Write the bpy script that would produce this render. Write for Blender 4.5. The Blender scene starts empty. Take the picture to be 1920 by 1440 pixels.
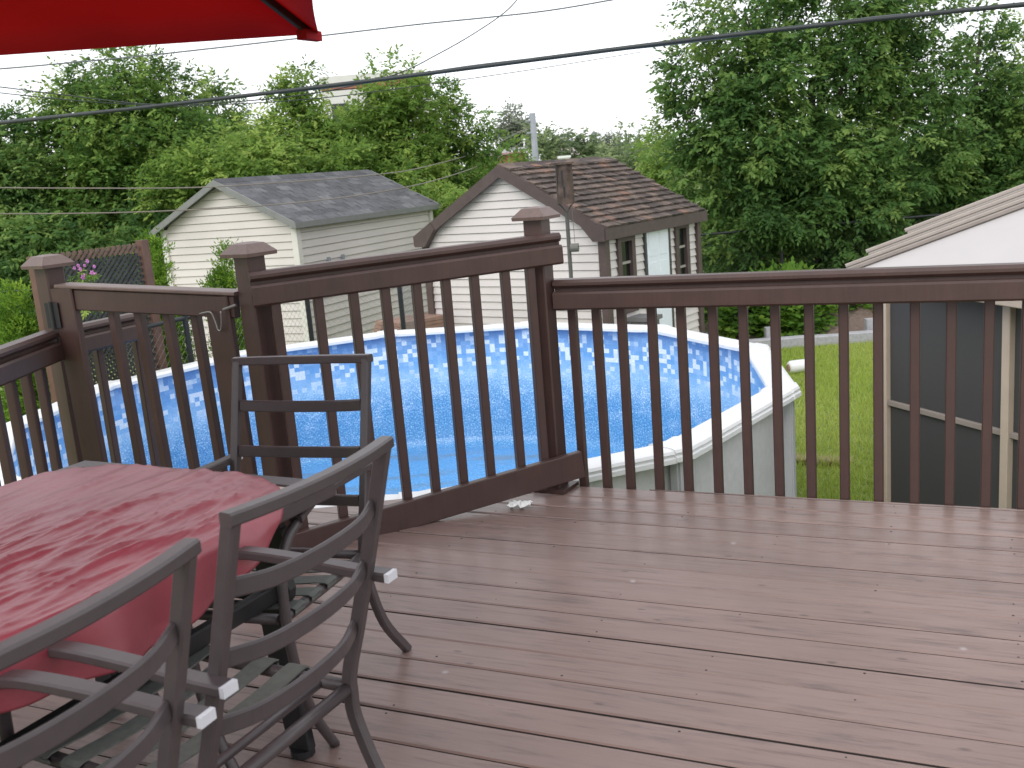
import bpy, math, random
import numpy as np
from mathutils import Vector, Matrix

sc = bpy.context.scene
C = sc.collection
R = math.radians
random.seed(7)
rng = np.random.default_rng(11)

# ------------------------------------------------------------------ camera
F_PX, PITCH, ROLL, EYE = 1900.0, R(11.8), R(-4.7), 1.45
_f = np.array([0, math.cos(PITCH), -math.sin(PITCH)]); _u = np.array([0, math.sin(PITCH), math.cos(PITCH)]); _r = np.array([1.0, 0, 0])
CX = math.cos(ROLL) * _r + math.sin(ROLL) * _u
CY = -math.sin(ROLL) * _r + math.cos(ROLL) * _u
cam_d = bpy.data.cameras.new('camera'); cam = bpy.data.objects.new('camera', cam_d); C.objects.link(cam)
cam_d.sensor_width = 36; cam_d.lens = 36 * F_PX / 1920; cam_d.clip_start = 0.05; cam_d.clip_end = 2000
cam.matrix_world = Matrix(((CX[0], CY[0], -_f[0], 0), (CX[1], CY[1], -_f[1], 0), (CX[2], CY[2], -_f[2], EYE), (0, 0, 0, 1)))
sc.camera = cam
cam_d.dof.use_dof = True; cam_d.dof.focus_distance = 4.3; cam_d.dof.aperture_fstop = 8.5

def at(px, py, Y):
    """world point seen at photo pixel (1920x1440) at forward distance Y - used to read off far things"""
    d = _f + CX * (px - 960) / F_PX - CY * (py - 720) / F_PX
    return np.array([0, 0, EYE]) + d * (Y / d[1])

# ------------------------------------------------------------------ sky, sun, exposure
SUN_EL, SUN_AZ = R(42), R(243)          # azimuth measured from +X anticlockwise: behind and left of the camera
w = bpy.data.worlds.new('World'); sc.world = w; w.use_nodes = True
nt = w.node_tree; nt.nodes.clear()
sky = nt.nodes.new('ShaderNodeTexSky'); sky.sky_type = 'NISHITA'; sky.sun_disc = False
sky.sun_elevation = SUN_EL; sky.sun_rotation = math.pi / 2 - SUN_AZ
sky.air_density = 1.0; sky.dust_density = 1.0; sky.ozone_density = 1.0
hs = nt.nodes.new('ShaderNodeHueSaturation'); hs.inputs['Saturation'].default_value = 0.22
bg = nt.nodes.new('ShaderNodeBackground'); bg.inputs[1].default_value = 0.15
wo = nt.nodes.new('ShaderNodeOutputWorld')
veil = nt.nodes.new('ShaderNodeMix'); veil.data_type = 'RGBA'; veil.inputs[0].default_value = 0.72; veil.inputs[7].default_value = (7.6, 7.7, 8.0, 1)   # even high overcast over the clear sky
nt.links.new(sky.outputs[0], hs.inputs['Color']); nt.links.new(hs.outputs[0], veil.inputs[6]); nt.links.new(veil.outputs[2], bg.inputs[0]); nt.links.new(bg.outputs[0], wo.inputs[0])
sl = bpy.data.lights.new('sun', 'SUN'); sun = bpy.data.objects.new('sun', sl); C.objects.link(sun)
sl.energy = 1.0; sl.angle = R(35); sl.color = (1.0, 0.96, 0.9)
sv = Vector((math.cos(SUN_AZ) * math.cos(SUN_EL), math.sin(SUN_AZ) * math.cos(SUN_EL), math.sin(SUN_EL)))
sun.rotation_euler = sv.to_track_quat('Z', 'Y').to_euler()
sc.view_settings.view_transform = 'Standard'; sc.view_settings.look = 'None'
sc.view_settings.gamma = 1.0; sc.view_settings.exposure = 0.45; sc.view_settings.use_curve_mapping = False

# ------------------------------------------------------------------ materials
def new_mat(name):
    m = bpy.data.materials.new(name); m.use_nodes = True
    t = m.node_tree; b = t.nodes['Principled BSDF']
    return m, t, b
def N(t, kind, **kw):
    n = t.nodes.new(kind)
    for k, v in kw.items():
        if k.startswith('i_'):
            n.inputs[int(k[2:])].default_value = v
        else: setattr(n, k, v)
    return n
def ramp(t, src, stops):
    n = t.nodes.new('ShaderNodeValToRGB'); e = n.color_ramp.elements
    while len(e) < len(stops): e.new(0.5)
    for el, (p, c) in zip(e, stops):
        el.position = p; el.color = (*c, 1) if len(c) == 3 else c
    t.links.new(src, n.inputs[0]); return n
def math_n(t, op, a, b=None, clamp=False):
    n = t.nodes.new('ShaderNodeMath'); n.operation = op; n.use_clamp = clamp
    for i, v in enumerate((a, b)):
        if v is None: continue
        if isinstance(v, (int, float)): n.inputs[i].default_value = v
        else: t.links.new(v, n.inputs[i])
    return n.outputs[0]
def mix(t, fac, a, b, blend='MIX'):
    n = t.nodes.new('ShaderNodeMix'); n.data_type = 'RGBA'; n.blend_type = blend
    for i, v in ((0, fac), (6, a), (7, b)):
        if isinstance(v, (int, float)): n.inputs[i].default_value = v
        elif isinstance(v, tuple): n.inputs[i].default_value = (*v, 1)
        else: t.links.new(v, n.inputs[i])
    return n.outputs[2]
def coords(t, scale=(1, 1, 1), kind='Object'):
    tc = t.nodes.new('ShaderNodeTexCoord'); mp = t.nodes.new('ShaderNodeMapping'); mp.inputs['Scale'].default_value = scale
    t.links.new(tc.outputs[kind], mp.inputs[0]); return mp.outputs[0]
def noise(t, vec, scale, detail=4.0, rough=0.55):
    n = t.nodes.new('ShaderNodeTexNoise'); n.inputs['Scale'].default_value = scale; n.inputs['Detail'].default_value = detail; n.inputs['Roughness'].default_value = rough
    t.links.new(vec, n.inputs['Vector']); return n.outputs['Fac']
def bump(t, b, h, strength=0.2, dist=0.01):
    n = t.nodes.new('ShaderNodeBump'); n.inputs['Strength'].default_value = strength; n.inputs['Distance'].default_value = dist
    t.links.new(h, n.inputs['Height']); t.links.new(n.outputs[0], b.inputs['Normal'])
def plain(name, col, rough=0.5, var=0.12, scale=8.0, metallic=0.0, bump_s=0.0, stretch=(1, 1, 1), spec=0.5, per_object=0.0):
    m, t, b = new_mat(name)
    v = coords(t, stretch); n1 = noise(t, v, scale)
    lo = tuple(c * (1 - var) for c in col); hi = tuple(min(1, c * (1 + var)) for c in col)
    r = ramp(t, n1, [(0.3, lo), (0.7, hi)]); out = r.outputs[0]
    if per_object:
        oi = t.nodes.new('ShaderNodeObjectInfo')
        k = math_n(t, 'MULTIPLY_ADD', oi.outputs['Random'], 2 * per_object); 
        t.nodes[-1].inputs[2].default_value = 1 - per_object
        hsv = t.nodes.new('ShaderNodeHueSaturation'); t.links.new(k, hsv.inputs['Value']); t.links.new(out, hsv.inputs['Color']); out = hsv.outputs[0]
    t.links.new(out, b.inputs['Base Color'])
    b.inputs['Roughness'].default_value = rough; b.inputs['Metallic'].default_value = metallic
    b.inputs['Specular IOR Level'].default_value = spec
    if bump_s: bump(t, b, noise(t, v, scale * 3), bump_s, 0.004)
    return m

def deck_mat():
    m, t, b = new_mat('deck_paint')
    oi = t.nodes.new('ShaderNodeObjectInfo')
    tc = t.nodes.new('ShaderNodeTexCoord')
    add = t.nodes.new('ShaderNodeVectorMath'); add.operation = 'MULTIPLY_ADD'
    cmb = t.nodes.new('ShaderNodeCombineXYZ'); t.links.new(oi.outputs['Random'], cmb.inputs[0]); t.links.new(oi.outputs['Random'], cmb.inputs[2])
    t.links.new(cmb.outputs[0], add.inputs[0]); add.inputs[1].default_value = (37, 0, 19); t.links.new(tc.outputs['Object'], add.inputs[2])
    mp = t.nodes.new('ShaderNodeMapping'); mp.inputs['Scale'].default_value = (1.3, 22, 22); t.links.new(add.outputs[0], mp.inputs[0])
    grain = noise(t, mp.outputs[0], 3.0, 7, 0.65)
    geo = t.nodes.new('ShaderNodeNewGeometry')
    big = noise(t, geo.outputs['Position'], 0.9, 4, 0.6)
    mp2 = t.nodes.new('ShaderNodeMapping'); mp2.inputs['Scale'].default_value = (1.2, 9, 1); t.links.new(add.outputs[0], mp2.inputs[0])
    wear = noise(t, mp2.outputs[0], 2.4, 6, 0.7)
    col = ramp(t, big, [(0.3, (0.192, 0.130, 0.113)), (0.7, (0.255, 0.176, 0.156))]).outputs[0]
    g = ramp(t, grain, [(0.30, (0.40, 0.38, 0.38)), (0.43, (0.92, 0.92, 0.92)), (0.75, (1.10, 1.10, 1.10))]).outputs[0]
    col = mix(t, 0.7, col, g, 'MULTIPLY')
    wm = ramp(t, wear, [(0.54, (0, 0, 0)), (0.68, (1, 1, 1))]).outputs[0]
    col = mix(t, math_n(t, 'MULTIPLY', wm, 0.6), col, (0.085, 0.062, 0.060))
    # knots and nail heads
    vo = t.nodes.new('ShaderNodeTexVoronoi'); vo.voronoi_dimensions = '2D'; vo.inputs['Scale'].default_value = 3.1; vo.inputs['Randomness'].default_value = 1.0
    mp3 = t.nodes.new('ShaderNodeMapping'); mp3.inputs['Scale'].default_value = (0.55, 1.3, 1.0); t.links.new(add.outputs[0], mp3.inputs[0]); t.links.new(mp3.outputs[0], vo.inputs['Vector'])
    kn = ramp(t, vo.outputs['Distance'], [(0.012, (1, 1, 1)), (0.035, (0, 0, 0))]).outputs[0]
    col = mix(t, math_n(t, 'MULTIPLY', kn, 0.55), col, (0.035, 0.025, 0.025))
    # pale spots
    vs = t.nodes.new('ShaderNodeTexVoronoi'); vs.voronoi_dimensions = '2D'; vs.inputs['Scale'].default_value = 1.15; t.links.new(geo.outputs['Position'], vs.inputs['Vector'])
    sp = ramp(t, vs.outputs['Distance'], [(0.004, (1, 1, 1)), (0.016, (0, 0, 0))]).outputs[0]
    col = mix(t, math_n(t, 'MULTIPLY', sp, 0.45), col, (0.5, 0.46, 0.46))
    k = math_n(t, 'MULTIPLY_ADD', oi.outputs['Random'], 0.16); t.nodes[-1].inputs[2].default_value = 0.92
    hsv = t.nodes.new('ShaderNodeHueSaturation'); t.links.new(k, hsv.inputs['Value']); t.links.new(col, hsv.inputs['Color'])
    t.links.new(hsv.outputs[0], b.inputs['Base Color'])
    rr = ramp(t, grain, [(0.3, (0.42,) * 3), (0.7, (0.27,) * 3)]).outputs[0]; t.links.new(rr, b.inputs['Roughness'])
    b.inputs['Specular IOR Level'].default_value = 0.55
    bump(t, b, grain, 0.22, 0.004)
    return m
def wood_paint(name, col, rough=0.42, bs=0.15):
    m, t, b = new_mat(name)
    v = coords(t, (6, 6, 6)); g = noise(t, v, 1.2, 5, 0.6); g2 = noise(t, coords(t, (40, 40, 3)), 2, 5)
    c = ramp(t, g, [(0.3, tuple(x * 0.86 for x in col)), (0.7, tuple(x * 1.12 for x in col))]).outputs[0]
    c = mix(t, 0.35, c, ramp(t, g2, [(0.3, (0.7, 0.7, 0.7)), (0.6, (1.1, 1.1, 1.1))]).outputs[0], 'MULTIPLY')
    t.links.new(c, b.inputs['Base Color']); b.inputs['Roughness'].default_value = rough
    bump(t, b, g2, bs, 0.003)
    return m
def liner_mat():
    m, t, b = new_mat('pool_liner_print')
    uv = t.nodes.new('ShaderNodeUVMap'); uv.uv_map = 'UVMap'
    sep = t.nodes.new('ShaderNodeSeparateXYZ'); t.links.new(uv.outputs[0], sep.inputs[0]); d = sep.outputs[1]
    sn = t.nodes.new('ShaderNodeVectorMath'); sn.operation = 'SNAP'; sn.inputs[1].default_value = (0.052, 0.045, 1); t.links.new(uv.outputs[0], sn.inputs[0])
    wn = t.nodes.new('ShaderNodeTexWhiteNoise'); t.links.new(sn.outputs[0], wn.inputs['Vector'])
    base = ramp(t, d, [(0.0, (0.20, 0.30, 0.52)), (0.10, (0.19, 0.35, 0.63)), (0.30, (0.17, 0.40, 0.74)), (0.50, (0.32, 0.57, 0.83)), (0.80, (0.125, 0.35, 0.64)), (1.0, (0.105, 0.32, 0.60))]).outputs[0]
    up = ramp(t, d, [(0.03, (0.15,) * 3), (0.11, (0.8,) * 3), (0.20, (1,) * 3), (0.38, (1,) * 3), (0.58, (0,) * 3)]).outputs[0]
    white = ramp(t, wn.outputs[0], [(0.70, (0,) * 3), (0.80, (1,) * 3)]).outputs[0]
    mid = ramp(t, wn.outputs[0], [(0.25, (0,) * 3), (0.85, (1,) * 3)]).outputs[0]
    c = mix(t, math_n(t, 'MULTIPLY', math_n(t, 'MULTIPLY', mid, up), 0.75), base, (0.36, 0.58, 0.86))
    c = mix(t, math_n(t, 'MULTIPLY', math_n(t, 'MULTIPLY', white, up), 0.9), c, (0.82, 0.89, 0.96))
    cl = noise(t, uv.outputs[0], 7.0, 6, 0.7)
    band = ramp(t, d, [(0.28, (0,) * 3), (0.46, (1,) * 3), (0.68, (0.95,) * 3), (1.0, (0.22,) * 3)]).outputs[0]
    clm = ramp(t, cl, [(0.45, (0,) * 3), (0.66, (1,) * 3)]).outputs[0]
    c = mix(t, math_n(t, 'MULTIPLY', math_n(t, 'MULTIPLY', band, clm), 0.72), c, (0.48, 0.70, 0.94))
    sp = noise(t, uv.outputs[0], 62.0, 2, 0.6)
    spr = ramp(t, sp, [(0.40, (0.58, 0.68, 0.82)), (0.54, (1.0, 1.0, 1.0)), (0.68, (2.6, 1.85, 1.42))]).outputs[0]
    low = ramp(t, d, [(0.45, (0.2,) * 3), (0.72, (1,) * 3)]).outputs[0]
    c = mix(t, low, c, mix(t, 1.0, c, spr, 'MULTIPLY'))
    t.links.new(c, b.inputs['Base Color']); b.inputs['Roughness'].default_value = 0.38
    return m
def liner_floor_mat():
    m, t, b = new_mat('pool_floor_print')
    v = coords(t); sp = noise(t, v, 58.0, 2, 0.6)
    c = ramp(t, sp, [(0.40, (0.070, 0.27, 0.58)), (0.56, (0.115, 0.35, 0.67)), (0.70, (0.32, 0.57, 0.86))]).outputs[0]
    dn = noise(t, coords(t, (0.7, 2.0, 1)), 1.3, 5, 0.6)
    dm = ramp(t, dn, [(0.50, (0,) * 3), (0.62, (1,) * 3)]).outputs[0]
    c = mix(t, math_n(t, 'MULTIPLY', dm, 0.6), c, (0.16, 0.19, 0.19))
    t.links.new(c, b.inputs['Base Color'])
    t.links.new(ramp(t, dn, [(0.45, (0.3,) * 3), (0.6, (0.10,) * 3)]).outputs[0], b.inputs['Roughness'])
    return m
def siding_mat(name, col):
    m, t, b = new_mat(name)
    g = noise(t, coords(t, (2, 2, 30)), 2, 4); g2 = noise(t, coords(t), 0.9, 4)
    c = ramp(t, g2, [(0.3, tuple(x * 0.92 for x in col)), (0.7, tuple(min(1, x * 1.05) for x in col))]).outputs[0]
    oi = t.nodes.new('ShaderNodeObjectInfo'); k = math_n(t, 'MULTIPLY_ADD', oi.outputs['Random'], 0.06); t.nodes[-1].inputs[2].default_value = 0.97
    hsv = t.nodes.new('ShaderNodeHueSaturation'); t.links.new(k, hsv.inputs['Value']); t.links.new(c, hsv.inputs['Color'])
    t.links.new(hsv.outputs[0], b.inputs['Base Color']); b.inputs['Roughness'].default_value = 0.45
    bump(t, b, g, 0.08, 0.003)
    return m
def shingle_mat(name, stops, rough=0.9):
    m, t, b = new_mat(name)
    oi = t.nodes.new('ShaderNodeObjectInfo')
    c = ramp(t, oi.outputs['Random'], stops).outputs[0]
    geo = t.nodes.new('ShaderNodeNewGeometry')
    g = noise(t, geo.outputs['Position'], 60, 4, 0.7); g2 = noise(t, geo.outputs['Position'], 9, 4, 0.6)
    c = mix(t, 0.8, c, ramp(t, g, [(0.3, (0.6,) * 3), (0.7, (1.25,) * 3)]).outputs[0], 'MULTIPLY')
    c = mix(t, 0.7, c, ramp(t, g2, [(0.35, (0.7, 0.68, 0.66)), (0.65, (1.15, 1.13, 1.1))]).outputs[0], 'MULTIPLY')
    t.links.new(c, b.inputs['Base Color']); b.inputs['Roughness'].default_value = rough
    bump(t, b, g, 0.4, 0.006)
    return m
def leaf_mat(name, dark, mid, light, trans=0.42):
    m, t, b = new_mat(name)
    a = t.nodes.new('ShaderNodeAttribute'); a.attribute_name = 'tint'
    geo = t.nodes.new('ShaderNodeNewGeometry')
    f = math_n(t, 'ADD', math_n(t, 'MULTIPLY', a.outputs['Fac'], 0.86), math_n(t, 'MULTIPLY', geo.outputs['Random Per Island'], 0.14))
    c = ramp(t, f, [(0.1, dark), (0.5, mid), (0.9, light)]).outputs[0]
    t.links.new(c, b.inputs['Base Color']); b.inputs['Roughness'].default_value = 0.65; b.inputs['Specular IOR Level'].default_value = 0.15
    tr = t.nodes.new('ShaderNodeBsdfTranslucent')
    hsv = t.nodes.new('ShaderNodeHueSaturation'); hsv.inputs['Value'].default_value = 1.5; hsv.inputs['Hue'].default_value = 0.485; t.links.new(c, hsv.inputs['Color']); t.links.new(hsv.outputs[0], tr.inputs[0])
    mx = t.nodes.new('ShaderNodeMixShader'); mx.inputs[0].default_value = trans
    t.links.new(b.outputs[0], mx.inputs[1]); t.links.new(tr.outputs[0], mx.inputs[2])
    t.links.new(mx.outputs[0], t.nodes['Material Output'].inputs[0])
    return m
def canopy_mat():
    m, t, b = new_mat('red_canopy_fabric')
    v = coords(t); n1 = noise(t, v, 3, 3)
    c = ramp(t, n1, [(0.3, (0.50, 0.017, 0.030)), (0.7, (0.56, 0.022, 0.036))]).outputs[0]
    t.links.new(c, b.inputs['Base Color']); b.inputs['Roughness'].default_value = 0.8
    tr = t.nodes.new('ShaderNodeBsdfTranslucent'); t.links.new(c, tr.inputs[0])
    mx = t.nodes.new('ShaderNodeMixShader'); mx.inputs[0].default_value = 0.55
    t.links.new(b.outputs[0], mx.inputs[1]); t.links.new(tr.outputs[0], mx.inputs[2]); t.links.new(mx.outputs[0], t.nodes['Material Output'].inputs[0])
    return m
def cloth_mat():
    m, t, b = new_mat('burgundy_cloth')
    v = coords(t); n1 = noise(t, v, 5, 4)
    c = ramp(t, n1, [(0.3, (0.230, 0.034, 0.052)), (0.7, (0.280, 0.046, 0.066))]).outputs[0]
    t.links.new(c, b.inputs['Base Color']); b.inputs['Roughness'].default_value = 0.38; b.inputs['Specular IOR Level'].default_value = 0.75
    bump(t, b, noise(t, coords(t, (1, 1, 1)), 22, 5, 0.6), 0.2, 0.006)
    return m
def ground_mat():
    m, t, b = new_mat('lawn_soil')
    v = coords(t); n1 = noise(t, v, 0.5, 5, 0.6); n2 = noise(t, v, 14, 4, 0.7)
    c = ramp(t, n1, [(0.30, (0.12, 0.185, 0.045)), (0.50, (0.17, 0.23, 0.06)), (0.72, (0.25, 0.27, 0.095))]).outputs[0]
    c = mix(t, 0.6, c, ramp(t, n2, [(0.3, (0.6, 0.65, 0.5)), (0.7, (1.2, 1.2, 1.1))]).outputs[0], 'MULTIPLY')
    t.links.new(c, b.inputs['Base Color']); b.inputs['Roughness'].default_value = 0.9
    bump(t, b, n2, 0.5, 0.03)
    return m
def screen_mat():
    m, t, b = new_mat('insect_screen')
    b.inputs['Base Color'].default_value = (0.050, 0.050, 0.053, 1); b.inputs['Roughness'].default_value = 0.7
    tp = t.nodes.new('ShaderNodeBsdfTransparent'); mx = t.nodes.new('ShaderNodeMixShader'); mx.inputs[0].default_value = 0.9
    t.links.new(tp.outputs[0], mx.inputs[1]); t.links.new(b.outputs[0], mx.inputs[2]); t.links.new(mx.outputs[0], t.nodes['Material Output'].inputs[0])
    return m
def glass_mat():
    m, t, b = new_mat('window_glass')
    b.inputs['Base Color'].default_value = (0.012, 0.016, 0.016, 1); b.inputs['Roughness'].default_value = 0.08
    return m
M = dict(
    deck=deck_mat(), brown=wood_paint('brown_paint', (0.064, 0.035, 0.030)), cap=wood_paint('pale_cap_paint', (0.140, 0.095, 0.084), 0.45),
    trim=wood_paint('brown_trim', (0.095, 0.066, 0.060), 0.55), fascia=wood_paint('brown_fascia', (0.085, 0.060, 0.056), 0.6),
    metal=plain('grey_powder_coat', (0.064, 0.052, 0.055), 0.36, 0.08, 30), strap=plain('seat_webbing', (0.105, 0.112, 0.102), 0.8, 0.15, 60),
    black=plain('black_iron', (0.012, 0.012, 0.014), 0.5, 0.2, 30), endcap=plain('pale_end_cap', (0.62, 0.63, 0.68), 0.4, 0.05),
    stone=plain('beige_table_tile', (0.60, 0.52, 0.42), 0.4, 0.12, 14), cloth=cloth_mat(), canopy=canopy_mat(), dark_rib=plain('umbrella_rib_metal', (0.02, 0.017, 0.017), 0.5),
    white=plain('white_resin', (0.78, 0.79, 0.80), 0.35, 0.04, 3), steel=plain('pool_wall_steel', (0.60, 0.60, 0.625), 0.45, 0.06, 20), upright=plain('pool_upright', (0.48, 0.49, 0.52), 0.4, 0.05),
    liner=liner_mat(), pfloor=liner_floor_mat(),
    siding=siding_mat('white_siding', (0.64, 0.60, 0.58)), siding2=siding_mat('cream_siding', (0.635, 0.59, 0.56)), siding_trim=plain('siding_trim_white', (0.66, 0.64, 0.60), 0.45, 0.04),
    core=plain('sheathing_lap_shadow', (0.16, 0.165, 0.165), 0.8), greytrim=plain('grey_drip_edge', (0.20, 0.205, 0.20), 0.5, 0.08),  # shed core kept dark: paints the lap shadow between siding boards
    shin_b=shingle_mat('brown_shingle', [(0.0, (0.060, 0.048, 0.044)), (0.35, (0.095, 0.074, 0.067)), (0.7, (0.135, 0.105, 0.092)), (0.92, (0.18, 0.130, 0.108)), (1.0, (0.24, 0.135, 0.10))]),
    shin_g=shingle_mat('grey_shingle', [(0.0, (0.075, 0.078, 0.088)), (0.5, (0.105, 0.108, 0.120)), (0.85, (0.125, 0.13, 0.143)), (1.0, (0.155, 0.16, 0.172))]),
    door=plain('white_door', (0.80, 0.86, 0.94), 0.4, 0.03), darkframe=plain('dark_door_frame', (0.055, 0.060, 0.056), 0.5), glass=glass_mat(), muntin=plain('window_bar', (0.34, 0.32, 0.29), 0.5),
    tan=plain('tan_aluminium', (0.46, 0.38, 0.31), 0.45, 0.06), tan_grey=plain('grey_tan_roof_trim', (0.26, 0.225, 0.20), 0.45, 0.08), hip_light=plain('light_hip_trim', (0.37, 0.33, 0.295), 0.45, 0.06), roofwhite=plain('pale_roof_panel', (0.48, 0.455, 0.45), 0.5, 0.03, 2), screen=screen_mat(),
    ground=ground_mat(), grass=leaf_mat('grass_blade', (0.20, 0.30, 0.05), (0.32, 0.42, 0.08), (0.45, 0.50, 0.16), 0.3),
    straw=plain('dry_grass', (0.36, 0.30, 0.18), 0.9, 0.2), soil=plain('garden_soil', (0.145, 0.105, 0.085), 0.95, 0.3, 20, bump_s=0.8),
    concrete=plain('concrete_block', (0.36, 0.36, 0.38), 0.85, 0.15, 25, bump_s=0.3), galv=plain('galvanised_wire', (0.20, 0.21, 0.21), 0.5), blackvinyl=plain('black_vinyl', (0.014, 0.017, 0.020), 0.5),
    lattice=plain('dark_lattice_slat', (0.045, 0.046, 0.042), 0.7, 0.35, 9), lattice_top=plain('cedar_lattice_slat', (0.15, 0.090, 0.068), 0.7, 0.3, 12), cedar=wood_paint('cedar_post', (0.135, 0.070, 0.050), 0.6),
    cable=plain('cable_sheath', (0.028, 0.034, 0.036), 0.5, 0.2), cable2=plain('weathered_wire', (0.22, 0.19, 0.16), 0.6), grey_wire=plain('grey_wire', (0.13, 0.145, 0.155), 0.5), polegrey=plain('grey_pole', (0.27, 0.29, 0.32), 0.7, 0.1, 4),
    rust=plain('rusty_wood', (0.085, 0.058, 0.045), 0.85, 0.55, 12, bump_s=0.5), greenpole=plain('weathered_pole', (0.055, 0.055, 0.048), 0.6), can=plain('dull_green_tin', (0.13, 0.13, 0.11), 0.6),
    bark=plain('bark', (0.085, 0.068, 0.055), 0.95, 0.35, 9, bump_s=0.8, stretch=(1, 1, 0.25)),
    leaf=leaf_mat('leaf_mid', (0.054, 0.118, 0.028), (0.13, 0.24, 0.052), (0.285, 0.39, 0.1)),
    leaf_dark=leaf_mat('leaf_dark', (0.046, 0.104, 0.032), (0.106, 0.205, 0.055), (0.24, 0.35, 0.098)),
    leaf_yel=leaf_mat('leaf_fresh', (0.08, 0.155, 0.03), (0.17, 0.285, 0.055), (0.34, 0.44, 0.11)),
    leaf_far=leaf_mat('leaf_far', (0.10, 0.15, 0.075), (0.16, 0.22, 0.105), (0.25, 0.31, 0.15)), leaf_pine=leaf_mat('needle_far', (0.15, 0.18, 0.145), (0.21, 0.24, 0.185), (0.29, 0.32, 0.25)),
    thuja=leaf_mat('thuja_spray', (0.060, 0.13, 0.018), (0.125, 0.25, 0.028), (0.26, 0.40, 0.055)), veg=leaf_mat('vegetable_leaf', (0.055, 0.13, 0.02), (0.11, 0.225, 0.03), (0.21, 0.34, 0.06)),
    petal=plain('pink_petal', (0.62, 0.22, 0.52), 0.6, 0.25, 20), paper=plain('white_paper', (0.82, 0.83, 0.82), 0.7, 0.03), chrome=plain('bright_steel', (0.22, 0.21, 0.20), 0.35, 0.1, metallic=0.7),
    apt=plain('pale_render', (0.62, 0.61, 0.60), 0.8, 0.05, 1), apt_band=plain('red_brick_band', (0.33, 0.13, 0.09), 0.8, 0.1, 3), slate=plain('distant_grey_roof', (0.33, 0.32, 0.33), 0.8, 0.08, 2), pinkroof=plain('pinkish_roof', (0.40, 0.34, 0.34), 0.8, 0.08, 2), redwood=plain('reddish_board', (0.30, 0.19, 0.145), 0.8, 0.2, 6),
    gapshade_screw=plain('gap_shade_and_screw_dark', (0.038, 0.031, 0.028), 0.9), underdeck=plain('raw_joist', (0.10, 0.065, 0.05), 0.8), grey_bin=plain('grey_bin_plastic', (0.16, 0.16, 0.165), 0.6),  # near-black board sides paint the shade of the gaps; screw heads share it
)

# ------------------------------------------------------------------ mesh helpers
class MB:
    """collects solids; build() links them as one mesh object"""
    def __init__(s): s.v, s.f = [], []
    def add(s, vs, fs):
        o = len(s.v); s.v += [tuple(map(float, p)) for p in vs]; s.f += [tuple(i + o for i in f) for f in fs]; return s
    def box(s, c, size, ax=None):
        c = np.array(c, float); X, Y, Z = (np.eye(3) if ax is None else np.array(ax, float))
        h = np.array(size) / 2
        vs = [c + X * h[0] * a + Y * h[1] * b + Z * h[2] * d for d in (-1, 1) for b in (-1, 1) for a in (-1, 1)]
        return s.add(vs, [(0, 2, 3, 1), (4, 5, 7, 6), (0, 1, 5, 4), (2, 6, 7, 3), (0, 4, 6, 2), (1, 3, 7, 5)])
    def sweep(s, pts, sec, up=(0, 0, 1), cap=True, closed=False, sides=None):
        """profile sec [(side, up)] swept along pts with mitred joints"""
        P = [np.array(p, float) for p in pts]; n = len(P); k = len(sec); up = np.array(up, float); vs = []
        for i in range(n):
            if closed: a, b = P[i] - P[i - 1], P[(i + 1) % n] - P[i]
            else: a = P[i] - P[i - 1] if i else P[1] - P[0]; b = P[i + 1] - P[i] if i < n - 1 else P[-1] - P[-2]
            a = a / np.linalg.norm(a); b = b / np.linalg.norm(b); t = a + b; t /= np.linalg.norm(t)
            uu = up if sides is None else np.array(sides[i], float)
            sd = np.cross(t, uu); sd /= np.linalg.norm(sd); u2 = np.cross(sd, t)
            vs += [P[i] + sd * x + u2 * y for x, y in sec]
        fs = []
        for i in range(n if closed else n - 1):
            j = (i + 1) % n
            for q in range(k):
                r = (q + 1) % k; fs.append((i * k + q, i * k + r, j * k + r, j * k + q))
        if cap and not closed:
            fs.append(tuple(range(k))[::-1]); fs.append(tuple((n - 1) * k + q for q in range(k)))
        return s.add(vs, fs)
    def bar(s, p0, p1, wd, ht, ch=0.004, up=(0, 0, 1)):
        return s.sweep([p0, p1], chsec(wd, ht, ch), up)
    def tube(s, pts, r, n=8, up=(0, 0.01, 1)):
        if np.isscalar(r): return s.sweep(pts, [(r * math.cos(2 * math.pi * i / n), r * math.sin(2 * math.pi * i / n)) for i in range(n)], up)
        P = [np.array(p, float) for p in pts]; vs = []; m = len(P)
        for i in range(m):
            t = P[min(i + 1, m - 1)] - P[max(i - 1, 0)]; t /= np.linalg.norm(t)
            a = np.cross(t, (0.3, 1, 0.1)); a /= np.linalg.norm(a); b = np.cross(t, a)
            vs += [P[i] + r[i] * (a * math.cos(2 * math.pi * k / n) + b * math.sin(2 * math.pi * k / n)) for k in range(n)]
        fs = [(i * n + k, i * n + (k + 1) % n, (i + 1) * n + (k + 1) % n, (i + 1) * n + k) for i in range(m - 1) for k in range(n)]
        fs += [tuple(range(n))[::-1], tuple((m - 1) * n + k for k in range(n))]
        return s.add(vs, fs)
    def prism(s, poly, off):
        n = len(poly); off = np.array(off, float); P = [np.array(p, float) for p in poly]
        return s.add(P + [p + off for p in P], [tuple(range(n))[::-1], tuple(range(n, 2 * n))] + [(i, (i + 1) % n, (i + 1) % n + n, i + n) for i in range(n)])
    def mesh(s, name, mat):
        me = bpy.data.meshes.new(name); me.from_pydata(s.v, [], s.f); 
        for mm in (mat if isinstance(mat, (list, tuple)) else [mat]): me.materials.append(mm)
        bm_fix(me); return me
    def build(s, name, mat, parent=None, smooth=False):
        me = s.mesh(name, mat)
        if smooth: me.polygons.foreach_set('use_smooth', [True] * len(me.polygons))
        return put(name, me, parent)
import bmesh
def bm_fix(me):
    b = bmesh.new(); b.from_mesh(me); bmesh.ops.recalc_face_normals(b, faces=b.faces); b.to_mesh(me); b.free()
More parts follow.
